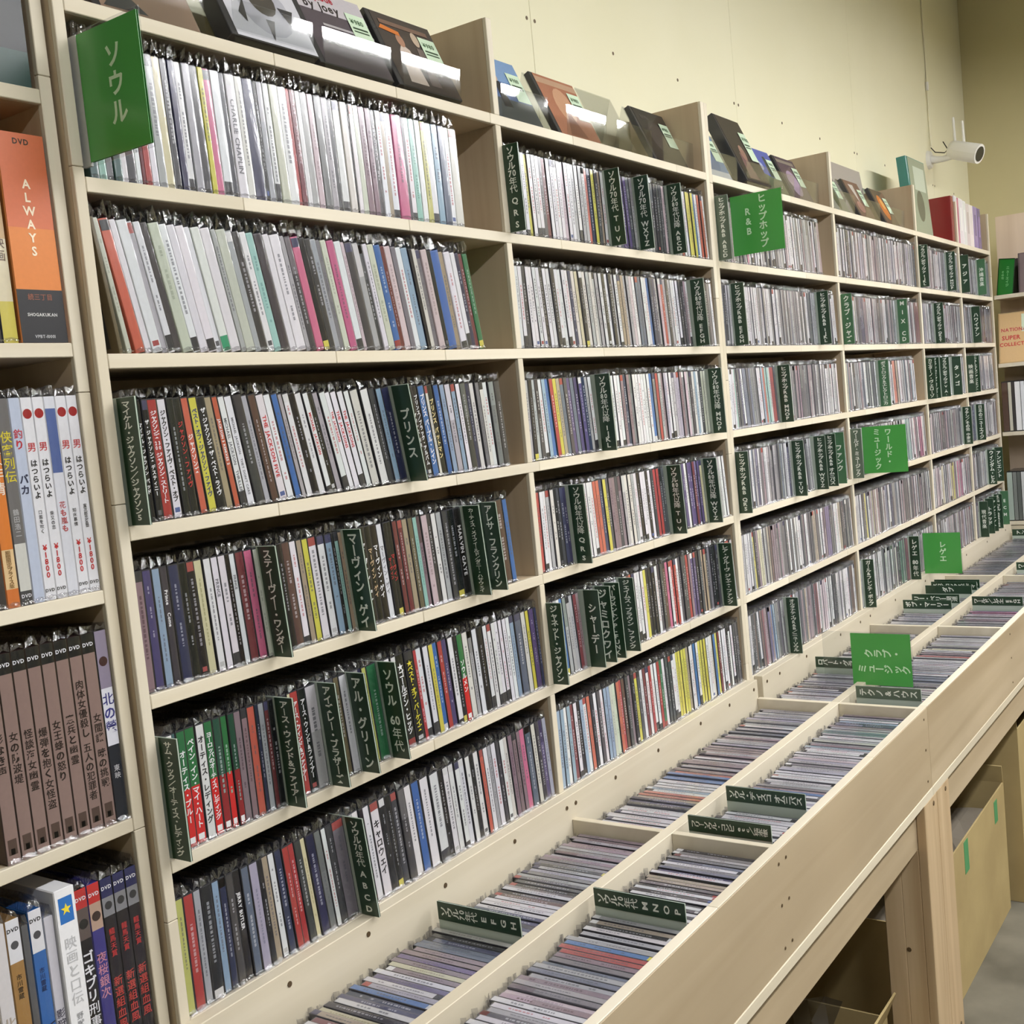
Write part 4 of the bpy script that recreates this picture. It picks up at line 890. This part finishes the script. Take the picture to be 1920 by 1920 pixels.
dvd(x - .1415, DZ[4], .0140, .19, [(0, .3, (120, 124, 86)), (.3, .79, (168, 128, 74)), (.79, 1, W_)], [('市川雷蔵', .74, .14, .4, (40, 34, 24), 'v'), ('剣鬼', .52, .28, 1.1, (30, 26, 22), 'v'), ('DVD', .95, 0, .36, K_, 'h'), ('', .875, 0, .55, (80, 80, 84), 'disc')], 'tan DVD with a white top, fifth shelf', cover=(150, 116, 70))
dvd(x - .1560, DZ[4], .0140, .19, [(0, 1, (226, 222, 222))], [('北国の帝王', .62, .5, .95, (190, 176, 160), 'v')], 'off-white DVD at the edge of the fifth shelf', cover=(220, 218, 218))

# ------------------------------------------------------------------ face-out items on the top board
def stand(x, w, z=ZT, label='', h=.125):
    """bent clear acrylic easel: rear leg, sloping rest, foot, front lip"""
    pr_ = [(.128, .001), (.088, h), (.034, .006), (.009, .003), (.0065, .056)]
    b = MB(); th = .0016
    def off(i):
        p = Vector(pr_[i]); a = Vector(pr_[max(i - 1, 0)]); c = Vector(pr_[min(i + 1, len(pr_) - 1)]); d = (c - a).normalized()
        return p + Vector((-d.y, d.x)) * -th
    A = pr_; B = [off(i) for i in range(len(pr_))]
    b.grid([[(-w / 2, p[0], p[1]) for p in A], [(w / 2, p[0], p[1]) for p in A]], smooth=False)
    b.grid([[(w / 2, p[0], p[1]) for p in B], [(-w / 2, p[0], p[1]) for p in B]], smooth=False)
    for s in (-w / 2, w / 2):
        b.grid([[(s, p[0], p[1]) for p in A], [(s, p[0], p[1]) for p in B]], smooth=False)
    b.face([(-w / 2, A[-1][0], A[-1][1]), (w / 2, A[-1][0], A[-1][1]), (w / 2, B[-1][0], B[-1][1]), (-w / 2, B[-1][0], B[-1][1])])
    o = b.build('display_stand', M_ACRYL, None, (x, 0.012, z + .0022)); tag(o, label, 'display stand', 'acrylic stands on the top board')
    return o
def shown(x, w, h, t, bg, shapes, label, spine=(60, 60, 62), price=True, z=ZT, tilt=None, y=.028, cat='CD', name='face_out_cd'):
    a = math.radians(24 if tilt is None else tilt)
    b = MB(); b.cbox(-w / 2, w / 2, 0, t, 0, h, .0008, spine)
    o = b.build(name, M_CASE, None, (x, (.046 - t / math.cos(a) - .0016) if tilt is None else y, z + (.0078 if tilt is None else .0006) + t * math.sin(a)), (-a, 0, 0)); tag(o, label, cat, 'face-out items on the top board')
    b = MB(); k = 0
    def P(u, v, d): return (-w / 2 + u * w, -.0002 - .0001 * d, v * h)
    b.face([P(.07, .01, 1), P(.99, .01, 1), P(.99, .99, 1), P(.07, .99, 1)], bg)
    for s in shapes:
        k += 1
        if s[0] == 'r': b.face([P(s[1], s[2], 1 + k), P(s[3], s[2], 1 + k), P(s[3], s[4], 1 + k), P(s[1], s[4], 1 + k)], s[5])
        elif s[0] == 'e': b.face([P(s[1] + s[3] * math.cos(q * math.pi / 8), s[2] + s[4] * math.sin(q * math.pi / 8), 1 + k) for q in range(16)], s[5])
        elif s[0] == 'p': b.face([P(u, v, 1 + k) for u, v in s[1]], s[2])
        elif s[0] == 't':
            fr = (Vector(P(0, 0, 2 + k)), Vector((1, 0, 0)), Vector((0, 0, 1))); htext(b, s[1], fr, s[2] * w, s[3] * h, s[4] * h, s[5])
    b.build('cover', M_GLOSS, o)
    if price:
        b = MB(); b.face([P(.70, .36, 12), P(.97, .36, 12), P(.97, .80, 12), P(.70, .80, 12)], (206, 226, 200))
        b.face([P(.73, .60, 13), P(.94, .60, 13), P(.94, .625, 13), P(.73, .625, 13)], (60, 80, 60)); b.face([P(.73, .56, 13), P(.94, .56, 13), P(.94, .58, 13), P(.73, .58, 13)], (60, 80, 60))
        fr = (Vector(P(0, 0, 14)), Vector((1, 0, 0)), Vector((0, 0, 1))); htext(b, '¥980', fr, .735 * w, .70 * h, .085 * h, (60, 90, 60))
        b.build('price_tag', M_PRINT, o)
    return o
CDW, CDH = .140, .1245
DISP = [(.130, CDW, CDH, .0105, (150, 126, 108), [('e', .45, .55, .2, .3, (110, 88, 76)), ('r', .2, .75, .5, .95, (196, 196, 192)), ('p', [(.1, .05), (.5, .05), (.3, .3)], (70, 72, 74))], 'brown portrait-like CD shown face-out behind the soul sign'),
        (.300, CDW, CDH, .024, (206, 206, 214), [('e', .55, .45, .3, .34, (178, 178, 188)), ('e', .55, .55, .16, .2, (74, 70, 66)), ('e', .55, .72, .12, .18, (196, 140, 84)), ('p', [(.2, .3), (.32, .5), (.26, .2)], (60, 60, 64)), ('p', [(.8, .3), (.9, .5), (.72, .5)], (60, 60, 64)), ('p', [(.5, .05), (.6, .3), (.5, .3)], (84, 84, 88))], 'thick white face-out CD box with dark radial artwork, nearest bay'),
        (.446, CDW, CDH, .020, (84, 76, 84), [('r', .07, .7, .99, .99, (196, 190, 196)), ('t', 'by joey', .15, .78, .15, (40, 36, 40)), ('t', 'explode', .2, .9, .12, (170, 44, 60)), ('r', .3, .52, .99, .55, (180, 176, 180))], 'grey face-out CD with block lettering, third in the nearest bay'),
        (.597, CDW, CDH, .020, (70, 62, 60), [('p', [(.22, .08), (.5, .08), (.46, .55), (.36, .62), (.28, .5)], (206, 190, 178)), ('e', .37, .66, .06, .09, (170, 130, 108)), ('p', [(.55, .1), (.72, .1), (.7, .62), (.6, .62)], (112, 100, 96)), ('e', .64, .74, .055, .1, (190, 170, 150)), ('r', .15, .84, .9, .9, (120, 96, 84)), ('p', [(.1, .76), (.4, .72), (.4, .78), (.15, .82)], (206, 120, 60))], 'dark face-out CD picturing two figures, beside the first divider'),
        (.829, CDW, CDH, .0105, (122, 154, 196), [('r', .07, .35, .99, .62, (82, 104, 146)), ('r', .07, .01, .99, .35, (70, 78, 84)), ('p', [(.35, .22), (.52, .22), (.48, .62), (.38, .62)], (36, 38, 48)), ('e', .43, .68, .045, .07, (196, 170, 150))], 'blue seascape face-out CD with a dark figure, second bay'),
        (1.015, CDW, CDH, .0105, (168, 112, 88), [('e', .5, .55, .2, .28, (196, 150, 120)), ('r', .07, .85, .99, .95, (186, 150, 124)), ('p', [(.3, .05), (.7, .05), (.5, .5)], (136, 84, 66))], 'reddish brown face-out CD on a clear stand, second bay'),
        (1.358, CDW, CDH, .0105, (40, 38, 40), [('e', .5, .5, .25, .3, (62, 58, 58)), ('t', 'SAMA', .2, .85, .1, (90, 84, 84))], 'black face-out CD on a clear stand at the second bay\'s end'),
        (1.572, CDW, CDH, .0105, (116, 140, 176), [('e', .5, .4, .3, .3, (84, 112, 160)), ('r', .07, .01, .99, .15, (206, 210, 218))], 'pale blue face-out CD first in the third bay'),
        (1.752, CDW, .172, .024, (56, 50, 48), [('p', [(.2, .05), (.6, .05), (.5, .4), (.3, .45)], (120, 90, 90)), ('e', .45, .45, .1, .12, (150, 116, 104))], 'tall dark face-out boxed disc in the third bay'),
        (1.905, CDW, CDH, .0105, (92, 104, 180), [('p', [(.07, .01), (.99, .01), (.99, .35), (.07, .45)], (96, 108, 88)), ('p', [(.55, .4), (.75, .4), (.7, .85), (.6, .85)], (70, 80, 74)), ('e', .3, .6, .12, .1, (180, 190, 220))], 'violet-blue face-out CD with a green foreground, third bay'),
        (2.070, CDW, CDH, .0105, (92, 76, 88), [('e', .45, .4, .25, .3, (166, 146, 170)), ('r', .1, .85, .9, .93, (140, 130, 120)), ('p', [(.07, .6), (.3, .3), (.07, .1)], (44, 44, 84))], 'mauve face-out CD last in the third bay'),
        (2.350, CDW, CDH, .0105, (150, 150, 140), [('e', .5, .45, .16, .4, (84, 92, 74))], 'greenish grey face-out CD first in the fourth bay'),
        (2.573, CDW, CDH, .0105, (128, 98, 88), [('p', [(.3, .9), (.6, .9), (.5, .4)], (206, 200, 190)), ('e', .4, .3, .2, .15, (170, 130, 120))], 'brown face-out CD in the middle of the fourth bay'),
        (2.812, CDW, CDH, .0105, (110, 84, 68), [('e', .45, .5, .22, .35, (206, 120, 50)), ('e', .5, .6, .1, .15, (226, 170, 90))], 'orange and brown face-out CD last in the fourth bay')]
for k, (x, w, h, t, bg, sh, lab) in enumerate(DISP):
    shown(x, w, h, t, bg, sh, lab, price=k not in (0, 1))
    stand(x, .128, ZT, f'clear acrylic stand holding the {ordn(k + 1)} face-out item from the left')
stand(1.185, .128, ZT, 'empty clear acrylic stand between two face-out CDs, second bay', .13)
# tall books and boxed sets at the far end of the top board
shown(3.155, .21, .25, .03, (150, 160, 140), [('r', .3, .6, .9, .9, (196, 206, 190)), ('e', .5, .4, .2, .2, (90, 96, 84))], 'tall green-spined picture book leaning on the far top board', (58, 128, 122), False, ZT, 4, .034, 'book', 'picture_book')
for k, (xx, t, h, c, lab) in enumerate(((3.40, .030, .155, (136, 44, 44), 'dark red boxed set'), (3.448, .036, .16, (226, 224, 228), 'white boxed set nearest the red one'), (3.486, .022, .157, (196, 120, 140), 'pink-topped white boxed set'),
                                   (3.510, .050, .158, (232, 228, 232), 'wide white boxed set'), (3.562, .044, .155, (236, 234, 238), 'second wide white boxed set'), (3.608, .05, .15, (214, 204, 204), 'pale grey-pink boxed set'),
                                   (3.660, .05, .15, (236, 232, 228), 'cream boxed set'), (3.712, .06, .15, (150, 136, 186), 'violet boxed set'), (3.774, .05, .148, (110, 90, 150), 'dark violet boxed set at the corner'))):
    b = MB(); b.cbox(0, t, 0, .13, 0, h, .001, c)
    o = b.build('boxed_set', M_CASE, None, (xx, .008, ZT + .0003)); tag(o, lab + ' standing on the far top board', 'boxed set', 'boxed sets on the far top board')
    b = MB(); b.face([(t * .1, -.0003, h * .03), (t * .9, -.0003, h * .03), (t * .9, -.0003, h * .97), (t * .1, -.0003, h * .97)], jitter(c, 8))
    b.face([(t * .3, -.0005, h * .3), (t * .7, -.0005, h * .3), (t * .7, -.0005, h * .8), (t * .3, -.0005, h * .8)], jitter(c, 40)); b.build('spine_print', M_GLOSS, o)

# large clear-grey sleeve leaning on the wall behind the fourth bay's items
b = MB(); b.cbox(-.18, .18, 0, .004, 0, .20, .0006, (168, 160, 152))
o = b.build('grey_panel', M_PRINT, None, (2.70, .118, ZT + .0008), (-math.radians(8), 0, 0)); tag(o, 'grey-brown panel leaning on the wall behind the fourth bay items', 'panel')

# ------------------------------------------------------------------ items on the corner unit, facing the aisle
def rdvd(y, z, t, H, c, c2, label, face=False, txt=None, dx=0.0):
    """face-out or spine-out item on the unit whose front looks towards -x"""
    w = .136 if face else t; d = .016 if face else .136
    b = MB(); b.cbox(0, d, -w, 0, 0, H, .001, c)
    o = b.build('dvd_case', M_CASE, None, (RX + .006 + dx, y, z + .0003), (0, math.radians(9) if face else 0, 0)); tag(o, label, 'DVD', 'DVDs on the corner unit')
    b = MB(); b.face([(-.0003, -w * .04, H * .02), (-.0003, -w * .04, H * .98), (-.0003, -w * .96, H * .98), (-.0003, -w * .96, H * .02)][::-1], c2)
    if txt:
        fr = (Vector((-.0006, 0, 0)), Vector((0, -1, 0)), Vector((0, 0, 1)))
        for (s_, u, v, sz, cc) in txt: htext(b, s_, fr, u, v, sz, cc)
    b.build('print', M_GLOSS, o)
    b = MB()
    if face: b.face([(-.0006, -w * .6, H * .6), (-.0006, -w * .95, H * .6), (-.0006, -w * .95, H * .95), (-.0006, -w * .6, H * .95)], (222, 236, 210)); b.build('price_tag', M_PRINT, o)
    return o
rdvd(-.012, RZ[0], 0, .135, (24, 24, 26), (60, 58, 50), 'black face-out case behind the small green sign, corner unit', True, None, .05)
rdvd(-.083, RZ[0], 0, .150, (90, 76, 80), (120, 104, 106), 'grey-brown face-out case with a white tag, corner unit top', True, None, .02)
root = empty('sign_board', (RX + .02, -.006, RZ[0] + .001)); root.rotation_euler = (math.radians(7), 0, math.radians(-14)); tag(root, 'small bright green sign tilted on the corner unit', 'sign')
b = MB(); b.cbox(0, .002, -.062, 0, 0, .136, .0004, (20, 60, 24)); b.build('plate', M_LABEL, root)
b = MB(); b.box(-.0008, -.0002, -.06, -.004, .003, .132, (34, 128, 44)); fr = (Vector((-.001, 0, 0)), Vector((0, -1, 0)), Vector((0, 0, 1)))
vtext(b, 'ニューエイジ', fr, .038, .12, .10, .012, (150, 220, 150)); vtext(b, 'その他', fr, .020, .10, .05, .010, (150, 220, 150)); b.build('sign_card', M_LABEL, root)
rdvd(-.004, RZ[1], 0, .19, (206, 176, 130), (226, 190, 140), 'peach face-out case with red capitals, corner unit second shelf', True, [('SUPER', .012, .095, .022, (206, 70, 70)), ('COLLECTION', .004, .07, .0185, (206, 70, 70)), ('NATIONAL', .01, .125, .018, (200, 84, 90))])
rdvd(-.150, RZ[1], 0, .18, (44, 70, 140), (40, 56, 110), 'blue face-out case beside the peach one', True)
y = -.006
for k, (t, c, n) in enumerate(((.022, (86, 66, 56), 'brown'), (.012, (200, 196, 180), 'cream'), (.010, (60, 56, 54), 'charcoal'), (.020, (236, 236, 238), 'white'), (.014, (226, 228, 234), 'pale white'), (.012, (48, 80, 160), 'blue'), (.012, (120, 90, 96), 'mauve'), (.016, (226, 226, 228), 'off-white'), (.014, (60, 60, 64), 'dark'), (.014, (200, 60, 60), 'red'), (.02, (220, 220, 222), 'light'))):
    rdvd(y, RZ[2], t, .19, (40, 40, 42), c, f'{n} DVD spine, {ordn(k + 1)} from the corner, corner unit third shelf'); y -= t + .0006
y = -.006
for k, (t, c, n) in enumerate(((.02, (170, 184, 176), 'grey-green'), (.014, (128, 132, 130), 'mid-grey'), (.014, (100, 104, 102), 'dark grey'), (.022, (206, 208, 210), 'silver'), (.03, (20, 20, 22), 'black'), (.016, (150, 150, 150), 'grey'), (.016, (60, 70, 66), 'green-black'), (.02, (200, 200, 190), 'cream'))):
    rdvd(y, RZ[3], t, .19, (40, 40, 42), c, f'{n} DVD spine, {ordn(k + 1)} from the corner, corner unit bottom shelf'); y -= t + .0006

# ------------------------------------------------------------------ security camera and its cable
root = empty('security_camera', (3.775, YB, 2.29)); tag(root, 'white wall-mounted security camera with two antennas above the shelves', 'camera')
b = MB(); b.tube([(0, 0, 0), (0, -.012, 0)], [.034, .030], 18); b.build('wall_mount', M_WHITEP, root)
b = MB(); b.tube([(0, -.01, .0), (.0, -.030, -.004), (.0, -.050, -.006), (-.006, -.090, -.004)], [.016, .013, .011, .011], 12); b.build('bracket', M_WHITEP, root)
A0, A1 = Vector((.003, -.078, .024)), Vector((-.033, -.186, -.020))
ax = (A1 - A0).normalized()
b = MB(); n = 20; side = ax.cross(Vector((0, 0, 1))).normalized(); upv = side.cross(ax)
prof = [(0, .02), (.004, .030), (.02, .033), ((A1 - A0).length - .002, .035), ((A1 - A0).length, .034)]
rings = []
for d, r_ in prof:
    rings.append([A0 + ax * d + side * (r_ * .88 * math.cos(2 * math.pi * k / n)) + upv * (r_ * math.sin(2 * math.pi * k / n)) for k in range(n + 1)])
b.grid(rings, smooth=True); b.face(rings[0][:-1]); b.face(rings[-1][:-1][::-1]); bd = b.build('body', M_WHITEP, root)
b = MB(); c0 = A1 + ax * .0008; b.face([c0 + side * (.024 * math.cos(2 * math.pi * k / n)) + upv * (.0265 * math.sin(2 * math.pi * k / n)) for k in range(n)]); b.build('lens_glass', M_BLACKP, bd)
for dd, hh, lo_ in ((.008, .098, .010), (.045, .090, .012)):
    p = A0 + ax * dd + upv * .018 + side * (-.012 if dd < .05 else .012)
    b = MB(); b.tube([p, p + Vector((.001, 0, .018)), p + Vector((.003, .002, hh))], [.0052, .005, .0046], 10); b.build('antenna', M_WHITEP, root)
M_CABLE = plain('cream_cable', (240, 234, 206), .5)
b = MB(); b.tube([(3.80, YB - .004, ZC - .002), (3.803, YB - .0045, 2.75), (3.80, YB - .004, 2.55), (3.806, YB - .0045, 2.40), (3.806, YB - .006, 2.345)], .0026, 8)
o = b.build('camera_cable', M_CABLE); tag(o, 'thin cream cable running up the wall above the security camera', 'cable')
b = MB(); b.tube([(3.801, YB - .006, 2.575), (3.801, YB - .006, 2.545)], .006, 8); b.build('plug', M_WHITEP, o)
b = MB(); pts = [(3.806, YB - .005, 2.338), (3.80, YB - .02, 2.318), (3.815, YB - .05, 2.312), (3.83, YB - .058, 2.325), (3.80, YB - .05, 2.35)]
b.tube(pts, .002, 6); o = b.build('connector_lead', M_BLACKP); tag(o, 'dark connector lead hanging behind the security camera', 'cable')
